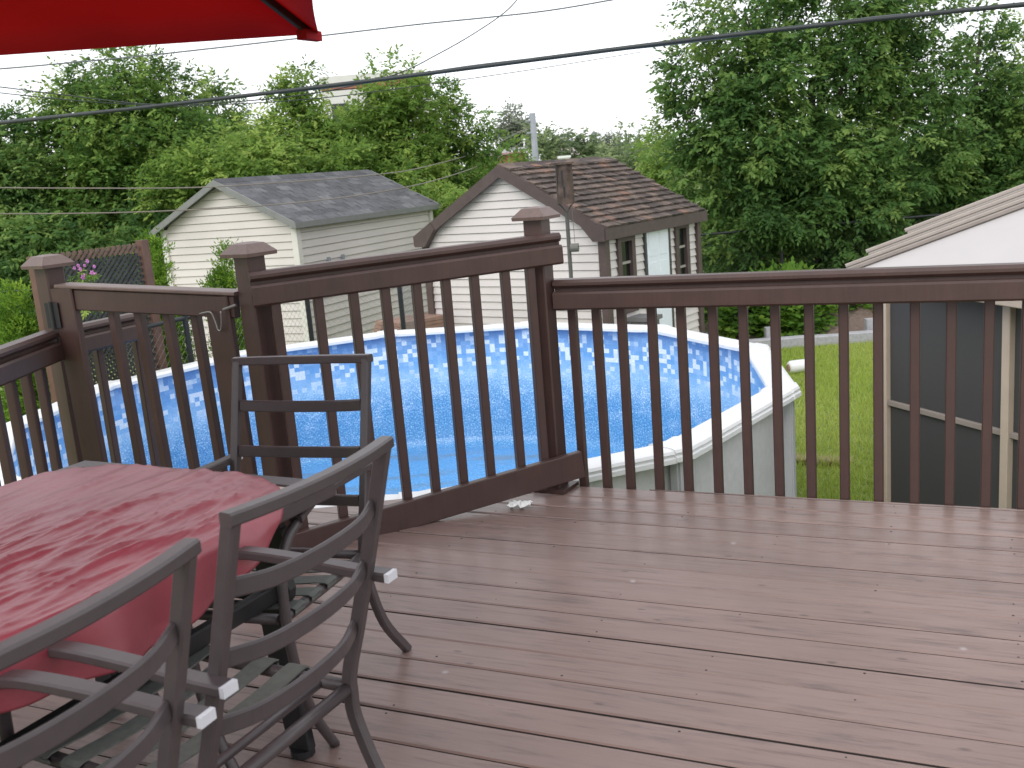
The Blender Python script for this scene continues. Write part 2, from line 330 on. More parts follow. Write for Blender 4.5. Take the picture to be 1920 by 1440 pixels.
def chsec(wd, ht, ch):
    a, b = wd / 2, ht / 2
    if ch <= 0: return [(-a, -b), (a, -b), (a, b), (-a, b)]
    return [(-a + ch, -b), (a - ch, -b), (a, -b + ch), (a, b - ch), (a - ch, b), (-a + ch, b), (-a, b - ch), (-a, -b + ch)]
def put(name, me, parent=None, loc=None, rotz=None):
    o = bpy.data.objects.new(name, me); C.objects.link(o)
    if parent is not None: o.parent = parent
    if loc is not None: o.location = loc
    if rotz is not None: o.rotation_euler = (0, 0, rotz)
    return o
def tag(o, label=None, cat=None, group=None, kind=None):
    for k, v in (('label', label), ('category', cat), ('group', group), ('kind', kind)):
        if v: o[k] = v
    return o
def thing(name, label, cat, loc=(0, 0, 0), rotz=0.0, group=None):
    o = put(name, None, None, loc, rotz); o.empty_display_size = 0.1
    return tag(o, label, cat, group)
def smooth_path(pts, n=8):
    """Catmull-Rom through pts"""
    P = [np.array(p, float) for p in pts]; P = [2 * P[0] - P[1]] + P + [2 * P[-1] - P[-2]]; out = []
    for i in range(1, len(P) - 2):
        for k in range(n):
            t = k / n; a, b, c, d = P[i - 1], P[i], P[i + 1], P[i + 2]
            out.append(0.5 * (2 * b + (c - a) * t + (2 * a - 5 * b + 4 * c - d) * t * t + (3 * b - 3 * c + d - a) * t ** 3))
    out.append(P[-2]); return out
def unit(v): v = np.array(v, float); return v / np.linalg.norm(v)
def copy_tree(o, parent=None):
    c = o.copy(); C.objects.link(c)
    if parent is not None: c.parent = parent
    for ch in list(o.children): copy_tree(ch, c)
    return c
# ------------------------------------------------------------------ ground
GZ = -1.4
def build_ground():
    b = MB(); n = 24; xs = np.linspace(-1, 1, n); S = 700
    g = [(math.copysign(abs(a) ** 2.2, a) * S, math.copysign(abs(c) ** 2.2, c) * S + 10, GZ) for c in xs for a in xs]
    b.add(g, [(i * n + j, i * n + j + 1, (i + 1) * n + j + 1, (i + 1) * n + j) for i in range(n - 1) for j in range(n - 1)])
    tag(b.build('lawn_ground', M['ground']), kind='structure')
build_ground()
def poly_obj(name, me_v, quads, mat, tint=None, parent=None):
    """fast mesh of separate quads from an (n,4,3) array"""
    n = len(me_v); k = me_v.shape[1]
    me = bpy.data.meshes.new(name); me.vertices.add(n * k); me.vertices.foreach_set('co', me_v.reshape(-1).astype(np.float32))
    me.loops.add(n * k); me.loops.foreach_set('vertex_index', np.arange(n * k, dtype=np.int32))
    me.polygons.add(n); me.polygons.foreach_set('loop_start', np.arange(0, n * k, k, dtype=np.int32))
    me.update(calc_edges=True)
    if tint is not None:
        a = me.attributes.new('tint', 'FLOAT', 'FACE'); a.data.foreach_set('value', tint.astype(np.float32))
    me.materials.append(mat); return put(name, me, parent)

def grass():
    n = 90000
    # lawn strip seen between the pool and the gazebo, to the garden bed
    x = rng.uniform(1.6, 6.6, n); y = rng.uniform(6.5, 14.5, n)
    ok = (np.hypot(x + 0.89, y - 7.75) > 3.02) & ~((x > 2.85) & (y < 7.5)); x, y = x[ok], y[ok]
    x2 = rng.uniform(-9, -4.0, 16000); y2 = rng.uniform(6, 16, 16000)
    x = np.r_[x, x2]; y = np.r_[y, y2]; n = len(x)
    hgt = rng.uniform(0.03, 0.075, n); a = rng.uniform(0, 6.28, n); wdt = rng.uniform(0.004, 0.008, n)
    ln = rng.normal(0, 0.02, (n, 2)); p = np.stack([x, y, np.full(n, GZ)], 1)
    s = np.stack([np.cos(a) * wdt, np.sin(a) * wdt, np.zeros(n)], 1)
    tip = p + np.c_[ln, hgt]
    q = np.stack([p - s, p + s, tip], 1)
    t = np.clip(0.5 + 0.25 * np.sin(x * 1.3 + 1) * np.cos(y * 0.9) + rng.normal(0, 0.15, n), 0, 1)
    tag(poly_obj('lawn_grass', q, None, M['grass'], t), kind='stuff')
grass()

# ------------------------------------------------------------------ deck
UA = R(-25.0); U = np.array([math.cos(UA), math.sin(UA), 0]); V = np.array([-U[1], U[0], 0])
E0 = np.array([0.318, 4.488, 0]); EDGE = np.array([math.cos(R(-24.5)), math.sin(R(-24.5)), 0])
K1 = np.array([0.06, 4.605, 0]); K2 = np.array([-0.95, 4.50, 0]); K3 = np.array([-2.10, 4.86, 0])
deck_poly = [E0 - EDGE * 0.28, E0 + EDGE * 5.2, np.array([4.9, -2.0, 0]), np.array([-2.10, -2.0, 0]), K3, K2, K1]
def clip(poly, nrm, d, keep_less):
    out = []
    for i in range(len(poly)):
        a, b = poly[i], poly[(i + 1) % len(poly)]; da, db = a @ nrm - d, b @ nrm - d
        if not keep_less: da, db = -da, -db
        if da <= 0: out.append(a)
        if da * db < 0: out.append(a + (b - a) * (da / (da - db)))
    return out
screws = []; EN0 = np.array([EDGE[1], -EDGE[0], 0])
deck = thing('deck', None, None); del_keys = [k for k in ('label', 'category') if k in deck.keys()]
deck['kind'] = 'structure'
PITCHB = 0.1435
vs_all = [p @ V for p in deck_poly]; k = 0
v1 = E0 @ V + 0.0
i = math.ceil((max(vs_all) - v1) / PITCHB)
while v1 + i * PITCHB > min(vs_all):
    hi = v1 + i * PITCHB; lo = hi - PITCHB; gap = random.choice((0.003, 0.004, 0.005, 0.007, 0.011))
    pl = clip(clip(deck_poly, V, hi - gap / 2, True), V, lo + gap / 2, False); i -= 1
    if len(pl) < 3: continue
    area = 0.5 * abs(sum(np.cross(pl[q][:2], pl[(q + 1) % len(pl)][:2]) for q in range(len(pl))))
    if area < 0.02: continue
    loc = sum(pl) / len(pl); ca, sa = math.cos(-UA), math.sin(-UA)
    loc_pl = [np.array([(p - loc)[0] * ca - (p - loc)[1] * sa, (p - loc)[0] * sa + (p - loc)[1] * ca, 0]) for p in pl]
    dz = random.uniform(-0.0015, 0.0015)
    cen = sum(loc_pl) / len(loc_pl); sh = [np.array([p[0], cen[1] + (p[1] - cen[1]) * (1 - 0.006 / PITCHB * 2), 0]) for p in loc_pl]
    b = MB(); n = len(loc_pl)
    top = [p + [0, 0, dz] for p in sh]; mid = [p + [0, 0, dz - 0.004] for p in loc_pl]; bot = [p + [0, 0, -0.036] for p in loc_pl]
    b.add(top + mid + bot, [tuple(range(n))] + [(q, (q + 1) % n, n + (q + 1) % n, n + q) for q in range(n)] + [(n + q, n + (q + 1) % n, 2 * n + (q + 1) % n, 2 * n + q) for q in range(n)] + [tuple(range(2 * n, 3 * n))[::-1]])
    me = b.mesh('deck_board', [M['deck'], M['gapshade_screw']])          # painted tops; bare sides darkened to paint in the gap shade
    me.polygons.foreach_set('material_index', [0] * (1 + n) + [1] * (n + 1))
    put('deck_board', me, deck, tuple(loc), UA)
    for q in range(-14, 15):
        for dv in (-0.042, 0.042):
            p = U * (q * 0.406 + 0.13 + random.uniform(-.012, .012)) + V * ((lo + hi) / 2 + dv + random.uniform(-.008, .008))
            if random.random() < 0.38 and p[0] > -2.05 and p[0] < 4.8 and p[1] > -0.5 and (p - E0) @ EN0 > 0.03 and (p[1] < 4.35 or p[0] > 0.3): screws.append(p + [0, 0, dz])
sb_ = MB()
for p in screws:
    r_ = random.uniform(0.0022, 0.0042)
    sb_.add([p + [r_ * math.cos(k * 1.047), r_ * math.sin(k * 1.047), 0.0006] for k in range(6)] + [p + [r_ * 1.2 * math.cos(k * 1.047), r_ * 1.2 * math.sin(k * 1.047), -0.001] for k in range(6)], [tuple(range(6))] + [(k, (k + 1) % 6, 6 + (k + 1) % 6, 6 + k) for k in range(6)])
tag(sb_.build('screw_heads', M['gapshade_screw'], deck), kind='stuff')
def joist(p, q, zt=-0.04, h=0.19, t=0.04):
    return MB().bar(np.array(p) + [0, 0, zt - h / 2], np.array(q) + [0, 0, zt - h / 2], t, h, 0.003)
inn = lambda p, c=np.array([0.8, 1.5, 0]), k=0.03: p + unit(c - p) * k
for a, b_ in ((E0 - EDGE * 0.25, E0 + EDGE * 5.0), (K2, K1), (K3, K2), (K3, np.array([-2.10, -1.9, 0]))):
    joist(inn(a), inn(b_)).build('rim_joist', M['brown'], deck)
for kx in np.arange(0.6, 6.0, 0.9):
    a = E0 + U * (kx - 1.0) - V * 0.12; joist(a, a - V * 4.5, h=0.14).build('deck_joist', M['underdeck'], deck)
for px_, py_ in ((-1.9, 4.3), (0.2, 4.2), (2.2, 3.3), (-1.9, 1.5), (4.5, 2.0), (0.5, 1.0), (3.5, -0.5)):
    MB().bar((px_, py_, GZ), (px_, py_, -0.24), 0.1, 0.1, 0.004, up=(0, 1, 0)).build('support_post', M['underdeck'], deck)

# ------------------------------------------------------------------ railings
def baluster_at(p, z0, z1, ang, parent, lean=0.0):
    b = MB().sweep([(0, 0, z0), (lean, 0, z1)], chsec(0.038, 0.038, 0.004), up=(0, 1, 0))
    return put('baluster', b.mesh('baluster', M['brown']), parent, (p[0], p[1], 0), ang)
def top_rail(p0, p1, z0, z1, parent, side, extra=0.0):
    """rounded cap over a dark groove over a face board; side = unit vector towards the deck"""
    a = np.array([p0[0], p0[1], z0]); b = np.array([p1[0], p1[1], z1]); side = np.array(side)
    off = lambda k, dz: (a + side * k + [0, 0, dz], b + side * k + [0, 0, dz])
    q = off(0.0, -0.019); MB().sweep(q, chsec(0.088, 0.038, 0.013)).build('cap_rail', M['brown'], parent)
    q = off(-0.005, -0.047); MB().bar(*q, 0.05, 0.018, 0.001).build('rail_spacer', M['brown'], parent)
    q = off(0.034, -0.094); MB().sweep(q, chsec(0.038, 0.080 + extra, 0.009)).build('face_board', M['brown'], parent)
def post(base, ang, ztop, label, collar=True):
    t = thing('railing_post', label, 'post', (base[0], base[1], 0), ang, 'capped posts of the deck railing')
    MB().bar((0, 0, -0.25 if False else 0.0), (0, 0, ztop - 0.05), 0.09, 0.09, 0.006, up=(0, 1, 0)).build('shaft', M['brown'], t)
    h, e = 0.074, 0.0
    b = MB(); z = ztop - 0.055
    ring = lambda s, zz: [(-s, -s, zz), (s, -s, zz), (s, s, zz), (-s, s, zz)]
    vv = ring(0.078, z) + ring(0.080, z + 0.014) + ring(0.046, z + 0.050) + ring(0.020, z + 0.056)
    ff = [(3, 2, 1, 0)] + [(r * 4 + k, r * 4 + (k + 1) % 4, (r + 1) * 4 + (k + 1) % 4, (r + 1) * 4 + k) for r in range(3) for k in range(4)] + [(12, 13, 14, 15)]
    b.add(vv, ff).build('post_cap', M['cap'], t)
    if collar:
        for sx, sy in ((0.062, 0), (-0.062, 0), (0, 0.062), (0, -0.062)):
            MB().box((sx, sy, 0.0095), (0.034 if sx else 0.158, 0.034 if sy else 0.090, 0.017)).build('base_trim', M['brown'], t)
    return t
PR_, PM_, PL_ = np.array([0.165, 4.50, 0]), np.array([-1.0, 4.06, 0]), np.array([-1.99, 4.50, 0])
post(PR_, R(-31), 1.292, 'brown capped post where the low railing meets the raised panel')
post(PM_, R(-35), 1.262, 'brown capped post holding the gate latch behind the empty chair')
post(PL_, R(-33), 1.258, 'brown capped post with the gate hinge in front of the lattice')

rr = thing('deck_railing', 'long brown railing overlooking the lawn and the screened gazebo', 'railing', (0, 0, 0), 0, 'fixed railings round the deck')
EN = np.array([EDGE[1], -EDGE[0], 0])                  # towards the deck
r0 = E0 - EDGE * 0.09 - EN * 0.01; r1 = E0 + EDGE * 4.0 - EN * 0.01
top_rail(r0 + EN * 0.02, r1 + EN * 0.02, 0.966, 0.966, rr, EN)
for s_ in (-0.035, 0.08, 0.192, 0.327, 0.462, 0.595, 0.728, 0.860, 0.992, 1.126, 1.260, 1.398, 1.528, 1.660, 1.790, 1.925, 2.06, 2.19, 2.32, 2.45, 2.58, 2.71, 2.84, 2.97, 3.1, 3.23, 3.36):
    baluster_at(E0 + EDGE * s_ - EN * 0.030, -0.2, 0.872, R(-24.5), rr, random.uniform(-0.006, 0.006))

rl = thing('deck_railing', 'short brown railing beside the tablecloth, running up to the hinge post', 'railing', (0, 0, 0), 0, 'fixed railings round the deck')
a_, b_ = np.array([-2.00, 4.44, 0]), np.array([-2.02, -0.5, 0])
top_rail(a_, b_, 0.935, 0.935, rl, (1, 0, 0))
for k in range(34): baluster_at((-2.03, 4.33 - 0.135 * k), -0.2, 0.84, 0, rl, random.uniform(-0.006, 0.006))

# landing railing seen through the gate
rg = thing('deck_railing', 'brown railing of the pool landing, seen through the closed gate', 'railing', (0, 0, 0), 0, 'fixed railings round the deck')
g0, g1 = np.array([-2.10, 4.40, 0]), np.array([-1.86, 5.30, 0])
g0 = np.array([-2.12, 4.66, 0]); g1 = np.array([-1.875, 5.17, 0])
top_rail(g0, g1, 0.905, 0.905, rg, (0.90, -0.43, 0))
for k_ in (0.28, 0.52, 0.78, 0.97): baluster_at(g0 + (g1 - g0) * k_ + np.array([-0.02, 0.01, 0]), -0.25, 0.81, R(62), rg)
lan = put('pool_landing', None); lan['kind'] = 'structure'
for k_ in range(4):
    a = K3 + np.array([0.02, 0.02, -0.02]) + np.array([0.30, 0.62, 0]) * (k_ * 0.2) ; 
    MB().box(a + [-0.36, 0.10, -0.04], (0.66, 0.135, 0.036), (unit((0.93, -0.36, 0)), unit((0.36, 0.93, 0)), (0, 0, 1))).build('landing_board', M['deck'], lan)

# removable panel across the opening
pn = thing('hanging_railing', 'brown baluster panel hung across the pool opening, higher than the railing', 'railing')
p0, p1 = np.array([-0.985, 3.965, 0]), np.array([0.262, 4.46, 0]); pd = unit(p1 - p0); PN = np.array([pd[1], -pd[0], 0]); pang = math.atan2(pd[1], pd[0])
top_rail(p0 - PN * 0.034, p1 - PN * 0.034 , 1.148, 1.174, pn, PN, 0.004)
for s_ in (0.085, 0.255, 0.403, 0.539, 0.669, 0.798, 0.928, 1.074, 1.19):
    baluster_at(p0 + pd * s_ - PN * 0.012, 0.02 + 0.055 * s_, 1.06, pang, pn, random.uniform(-0.004, 0.004))
q0, q1 = p0 + pd * -0.02 + PN * 0.028, p0 + pd * 1.357 + PN * 0.028
MB().sweep([q0 + [0, 0, 0.012], q1 + [0, 0, 0.127]], chsec(0.038, 0.122, 0.004)).build('bottom_board', M['brown'], pn)

# gate
gt = thing('deck_gate', 'brown slatted gate to the pool, closed with a bent steel latch', 'gate')
ga, gb = np.array([-1.945, 4.455, 0]), np.array([-1.035, 4.065, 0]); gd = unit(gb - ga); GN = np.array([gd[1], -gd[0], 0]); gang = math.atan2(gd[1], gd[0]); GL = np.linalg.norm(gb - ga)
gz = lambda s: 1.120 - 0.062 * s / 0.97
def gp(s, o=0.0, z=0.0): return ga + gd * s + GN * o + np.array([0, 0, z])
MB().sweep([gp(0.085, 0.03, 0.10), gp(0.062, 0.03, gz(0.06))], chsec(0.12, 0.036, 0.005), up=GN).build('hinge_stile', M['brown'], gt)
MB().sweep([gp(GL - 0.10, 0.03, 0.04), gp(GL - 0.115, 0.03, gz(0.85) - 0.01)], chsec(0.115, 0.036, 0.005), up=GN).build('latch_stile', M['brown'], gt)
MB().sweep([gp(0.125, 0.018, gz(0.12) - 0.050), gp(GL - 0.035, 0.018, gz(0.93) - 0.050)], chsec(0.036, 0.092, 0.005)).build('top_board', M['brown'], gt)
MB().sweep([gp(0.03, 0.0, gz(0.0) + 0.004), gp(GL - 0.02, 0.0, gz(0.95) + 0.004)], chsec(0.095, 0.016, 0.004)).build('top_cap', M['cap'], gt)  # sky reflection on the gate cap put in as a paler paint
MB().sweep([gp(0.125, 0.018, 0.16), gp(GL - 0.06, 0.018, 0.10)], chsec(0.036, 0.092, 0.005)).build('bottom_board', M['brown'], gt)
for s_ in (0.275, 0.418, 0.57, 0.715):
    MB().sweep([gp(s_ + 0.02, -0.022, 0.06), gp(s_ - 0.008, -0.022, gz(s_) - 0.01)], chsec(0.038, 0.038, 0.004), up=GN).build('baluster', M['brown'], gt)
hg = MB(); hg.box(gp(0.005, 0.055, 1.00), (0.075, 0.006, 0.11), (gd, GN, (0, 0, 1))).tube([gp(0.005, 0.06, 0.94), gp(0.005, 0.06, 1.06)], 0.009, 8, up=gd); hg.build('hinge', M['black'], gt)
lt = MB(); lp = smooth_path([gp(0.80, 0.06, 0.99), gp(0.825, 0.065, 0.995), gp(0.86, 0.065, 0.995), gp(0.875, 0.065, 0.96), gp(0.885, 0.066, 0.925), gp(0.90, 0.067, 0.925), gp(0.908, 0.067, 0.96), gp(0.912, 0.067, 1.0)], 5)
lt.tube(lp, 0.0042, 6, up=GN); lt.build('latch_hook', M['chrome'], gt, True)
MB().bar(gp(0.92, 0.06, 1.005), gp(0.985, 0.06, 1.022), 0.011, 0.011, 0.003).build('latch_bolt', M['chrome'], gt)

# ------------------------------------------------------------------ pool
PC = np.array([-0.89, 7.75]); PRAD = 3.03; RIMZ = -0.10
def ang_pt(a, r, z): return np.array([PC[0] + r * math.cos(a), PC[1] + r * math.sin(a), z])
pool = thing('above_ground_pool', 'round above-ground pool with white rim and blue mosaic liner', 'swimming pool', (PC[0], PC[1], GZ))
pool_off = -np.array([PC[0], PC[1], GZ])
VA = [R(7.5 + 30 * k) for k in range(12)]
class PMB(MB):
    def build(s, name, mat, parent=None, smooth=False):
        s.v = [tuple(np.array(p) + pool_off) for p in s.v]; return MB.build(s, name, mat, parent, smooth)
prof = [(-0.205, -0.045), (-0.205, -0.018), (-0.195, -0.006), (-0.17, 0.0), (-0.035, 0.0), (-0.012, -0.006), (-0.002, -0.022), (-0.012, -0.040), (0.004, -0.046), (0.006, -0.072), (-0.03, -0.076)]
for k in range(12):
    a0, a1 = VA[k], VA[(k + 1) % 12] if k < 11 else VA[0] + 2 * math.pi
    b = PMB(); vs = []
    for j, a in enumerate((a0 + 0.004, a1 - 0.004)): vs += [ang_pt(a, PRAD + x, RIMZ + y) for x, y in prof]
    n = len(prof); b.add(vs, [(q, (q + 1) % n, n + (q + 1) % n, n + q) for q in range(n)] + [tuple(range(n))[::-1], tuple(range(n, 2 * n))])
    b.build('rim_ledge', M['white'], pool)
    b = PMB(); vs = []
    for a in (a0 - 0.035, a0, a0 + 0.035):
        rr_ = PRAD * (math.cos(R(15)) / math.cos(R(15) - abs(a - a0))) if True else PRAD
        vs += [ang_pt(a, rr_ + x + (0.01 if x > -0.1 else -0.006), RIMZ + y + 0.007) for x, y in prof]
    b.add(vs, [(r * n + q, r * n + (q + 1) % n, (r + 1) * n + (q + 1) % n, (r + 1) * n + q) for r in range(2) for q in range(n)] + [tuple(range(n))[::-1], tuple(range(2 * n, 3 * n))])
    b.build('ledge_cover', M['white'], pool)
    b = PMB(); c_ = ang_pt(a0, 2.955, 0); ra = (math.cos(a0), math.sin(a0), 0); ta = (-math.sin(a0), math.cos(a0), 0)
    b.box((c_[0], c_[1], (GZ + RIMZ - 0.07) / 2), (0.05, 0.15, RIMZ - 0.07 - GZ), (ra, ta, (0, 0, 1)))
    for s_ in (-0.05, 0.05): b.box((c_[0] + ta[0] * s_ + ra[0] * 0.03, c_[1] + ta[1] * s_ + ra[1] * 0.03, (GZ + RIMZ - 0.07) / 2), (0.014, 0.02, RIMZ - 0.08 - GZ), (ra, ta, (0, 0, 1)))
    b.build('upright', M['upright'], pool)
NS = 144
def ring_mesh(name, rings, mat, uvs, parent, flip=False):
    vs = []; fs = []; luv = []
    for (r, z) in rings: vs += [ang_pt(2 * math.pi * k / NS, r, z) + pool_off for k in range(NS)]
    for i_ in range(len(rings) - 1):
        for k in range(NS):
            k2 = (k + 1) % NS; fs.append((i_ * NS + k, i_ * NS + k2, (i_ + 1) * NS + k2, (i_ + 1) * NS + k))
            ua, ub = 2 * math.pi * k / NS * 2.86, 2 * math.pi * (k + 1) / NS * 2.86
            luv += [(ua, uvs[i_]), (ub, uvs[i_]), (ub, uvs[i_ + 1]), (ua, uvs[i_ + 1])]
    me = bpy.data.meshes.new(name); me.from_pydata([tuple(v) for v in vs], [], fs); me.materials.append(mat)
    ul = me.uv_layers.new(name='UVMap'); ul.data.foreach_set('uv', np.array(luv, np.float32).reshape(-1))
    me.polygons.foreach_set('use_smooth', [True] * len(fs))
    return put(name, me, parent)
ring_mesh('steel_wall', [(2.905, GZ + 0.0), (2.905, RIMZ - 0.05)], M['steel'], (0, 1), pool)
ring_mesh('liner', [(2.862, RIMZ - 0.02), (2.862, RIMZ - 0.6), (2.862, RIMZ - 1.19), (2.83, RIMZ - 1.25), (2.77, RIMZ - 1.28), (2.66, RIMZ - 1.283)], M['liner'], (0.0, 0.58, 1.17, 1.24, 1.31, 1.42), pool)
ring_mesh('pool_floor', [(2.66, RIMZ - 1.283), (1.3, RIMZ - 1.285), (0.01, RIMZ - 1.287)], M['pfloor'], (0, 1, 2), pool)
tag(MB().tube(smooth_path([ang_pt(R(221), 2.84, -0.75), ang_pt(R(221), 2.80, -0.45), ang_pt(R(218), 2.72, -0.36), ang_pt(R(214), 2.70, -0.55), ang_pt(R(211), 2.72, -0.95), ang_pt(R(210), 2.7, -1.30)], 6), 0.016, 8).build('grey_hose', M['grey_wire'], None, True), 'thin grey hose curving down inside the pool beside the short railing', 'hose')

# ------------------------------------------------------------------ sheds
def shed(name, label, c, gaz, wd, ln, ze, zr, over_g, over_s, course, sid, trim, fas, shin, tab, expo, curl, fasc_h, opens, seed):
    r_ = random.Random(seed)
    g = np.array([math.cos(R(gaz)), math.sin(R(gaz)), 0]); s = np.array([-g[1], g[0], 0]); s = s if s[1] > 0 else -s
    c = np.array([c[0], c[1], 0.0]); Z = np.array([0, 0, 1.0])
    root = thing(name, label, 'shed', (c[0], c[1], GZ)); O = np.array([c[0], c[1], GZ])
    class B(MB):
        def build(s_, nm, mat, parent=None, smooth=False):
            s_.v = [tuple(np.array(p) - O) for p in s_.v]; return MB.build(s_, nm, mat, parent, smooth)
    P = lambda a, b, z: c + g * a + s * b + Z * z
    wall = B().prism([P(0.02, 0.02, GZ), P(wd - 0.02, 0.02, GZ), P(wd - 0.02, 0.02, ze), P(wd / 2, 0.02, zr - 0.06), P(0.02, 0.02, ze)], s * (ln - 0.04)).build('wall', M['core'], root)
    rise = (zr - ze) / (wd / 2)
    # siding boards
    z = GZ + 0.06; jz = 0
    while z < zr - 0.12:
        zt = min(z + course - 0.007, zr - 0.08)
        def ext(zz):
            k = max(0.0, (zz - ze) / rise) if zz > ze else 0.0; return k + 0.005, wd - k - 0.005
        l0, r0_ = ext(z); l1, r1_ = ext(zt - 0.004)
        if r1_ - l1 > 0.05:
            f0, f1 = -0.022, -0.004
            vs = [P(l0, f0, z), P(r0_, f0, z), P(r1_, f1, zt), P(l1, f1, zt), P(l0, 0.02, z), P(r0_, 0.02, z), P(r1_, 0.02, zt), P(l1, 0.02, zt)]
            B().add(vs, [(0, 1, 2, 3), (7, 6, 5, 4), (0, 4, 5, 1), (3, 2, 6, 7), (1, 5, 6, 2), (0, 3, 7, 4)]).build('siding_board', M[sid], wall)
        if zt < ze + 0.02:
            segs = [(0.06, ln - 0.06)]
            for (b0, b1, z0, z1) in opens:
                if z0 < zt and z1 > z:
                    segs = [q for sg in segs for q in ((sg[0], min(sg[1], b0)), (max(sg[0], b1), sg[1])) if q[1] - q[0] > 0.02]
            for b0, b1 in segs:
                vs = [P(-0.022, b0, z), P(-0.022, b1, z), P(-0.004, b1, zt), P(-0.004, b0, zt), P(0.02, b0, z), P(0.02, b1, z), P(0.02, b1, zt), P(0.02, b0, zt)]
                B().add(vs, [(0, 1, 2, 3), (7, 6, 5, 4), (0, 4, 5, 1), (3, 2, 6, 7), (1, 5, 6, 2), (0, 3, 7, 4)]).build('siding_board', M[sid], wall)
        z += course
    # corner boards
    for a, b in ((0, 0), (wd, 0), (0, ln)):
        B().box(P(a, b, (GZ + ze) / 2), (0.10, 0.10, ze - GZ), (g, s, Z)).build('corner_board', M[trim], root)
    # roof slab, both slopes
    roof_t = 0.05; zl = ze - rise * over_s + 0.06; zt_ = zr + 0.03
    sec = [(-over_s, zl), (wd / 2, zt_), (wd + over_s, zl), (wd + over_s, zl - roof_t), (wd / 2, zt_ - roof_t), (-over_s, zl - roof_t)]
    roof = B().prism([P(a, -over_g, zz) for a, zz in sec], s * (ln + 2 * over_g)).build('roof', M[shin], root)
    # barge boards and fascias
    for sg in (0, 1):
        for end in (-over_g - 0.012, ln + over_g + 0.012):
            ea = -over_s if sg == 0 else wd + over_s
            poly = [P(ea, end, zl + 0.012), P(wd / 2, end, zt_ + 0.012), P(wd / 2, end, zt_ - fasc_h), P(ea, end, zl - fasc_h)]
            B().prism([p - s * 0.012 for p in poly], s * 0.024).build('barge_board', M[fas], root)
        ea = -over_s - 0.012 if sg == 0 else wd + over_s + 0.012
        B().box(P(ea, ln / 2, zl - fasc_h / 2 + 0.004), (0.022, ln + 2 * over_g + 0.05, fasc_h), (g, s, Z)).build('fascia', M[fas], root)
        so = ea + (0.5 * over_s if sg == 0 else -0.5 * over_s)
        B().box(P(so, ln / 2, zl - fasc_h + 0.006), (over_s, ln + 2 * over_g - 0.06, 0.012), (g, s, Z)).build('soffit', M[fas], root)
    # shingles on the slope that faces the deck
    sl_len = math.hypot(wd / 2 + over_s, zt_ - zl); dn = unit(g * -(wd / 2 + over_s) + Z * (zl - zt_)); nr = unit(np.cross(s, dn)); nr = nr if nr[2] > 0 else -nr
    apex = P(wd / 2, -over_g, zt_); rows = int(sl_len / expo) + 1; LN = ln + 2 * over_g; cols = int(LN / tab) + 1
    meshes = []
    for q in range(5):
        lw = tab * r_.uniform(0.93, 0.985); lt_ = expo * 1.25; th = curl
        cv = [r_.uniform(-0.15, 0.3) * curl for _ in range(4)]
        b = MB()
        vs = [(-lw / 2, 0, 0.001), (lw / 2, 0, 0.001), (lw / 2, lt_, 0.004), (-lw / 2, lt_, 0.004),
              (-lw / 2, 0, 0.006), (lw / 2, 0, 0.006), (lw / 2 + r_.uniform(-.01, .01) * curl * 40, lt_, th + cv[1]), (0, lt_ + r_.uniform(-.01, .015) * curl * 30, th * 0.85 + cv[2]), (-lw / 2, lt_, th + cv[3])]
        b.add(vs, [(0, 1, 5, 4), (4, 5, 6, 7, 8), (3, 8, 7), (3, 7, 6, 2), (0, 4, 8, 3), (1, 2, 6, 5), (0, 3, 2, 1)])
        meshes.append(b.mesh('shingle', M[shin]))
    for i_ in range(rows):
        d0 = max(0.0, sl_len - (rows - i_) * expo - 0.02 + 0.0)
        for j in range(cols + 1):
            x = (j + (0.5 if i_ % 2 else 0.0)) * tab
            if x < 0 or x > LN + 0.01: continue
            xx = min(max(x, tab * 0.5), LN - tab * 0.5)
            o = put('shingle', r_.choice(meshes), roof)
            pos = apex + s * xx + dn * d0 + nr * 0.004 - O
            sd = s if np.dot(np.cross(s, dn), nr) > 0 else -s
            rot = Matrix((Vector(sd), Vector(dn), Vector(nr))).transposed().to_4x4()
            o.matrix_local = Matrix.Translation(Vector(pos)) @ rot @ Matrix.Rotation(r_.uniform(-1, 1) * curl * 1.2, 4, 'Z')
    # ridge capping
    for j in range(int(LN / 0.3)):
        b = B(); p = P(wd / 2, -over_g + 0.16 + j * 0.3, zt_ + 0.018)
        b.prism([p + g * -0.11 - Z * (0.11 * rise) - s * 0.16, p - s * 0.16 + Z * 0.012, p + g * 0.11 - Z * (0.11 * rise) - s * 0.16, p - s * 0.16 - Z * 0.01], s * 0.305)
        b.build('ridge_cap', M[shin], root)
    return root, P, B, (g, s, Z)

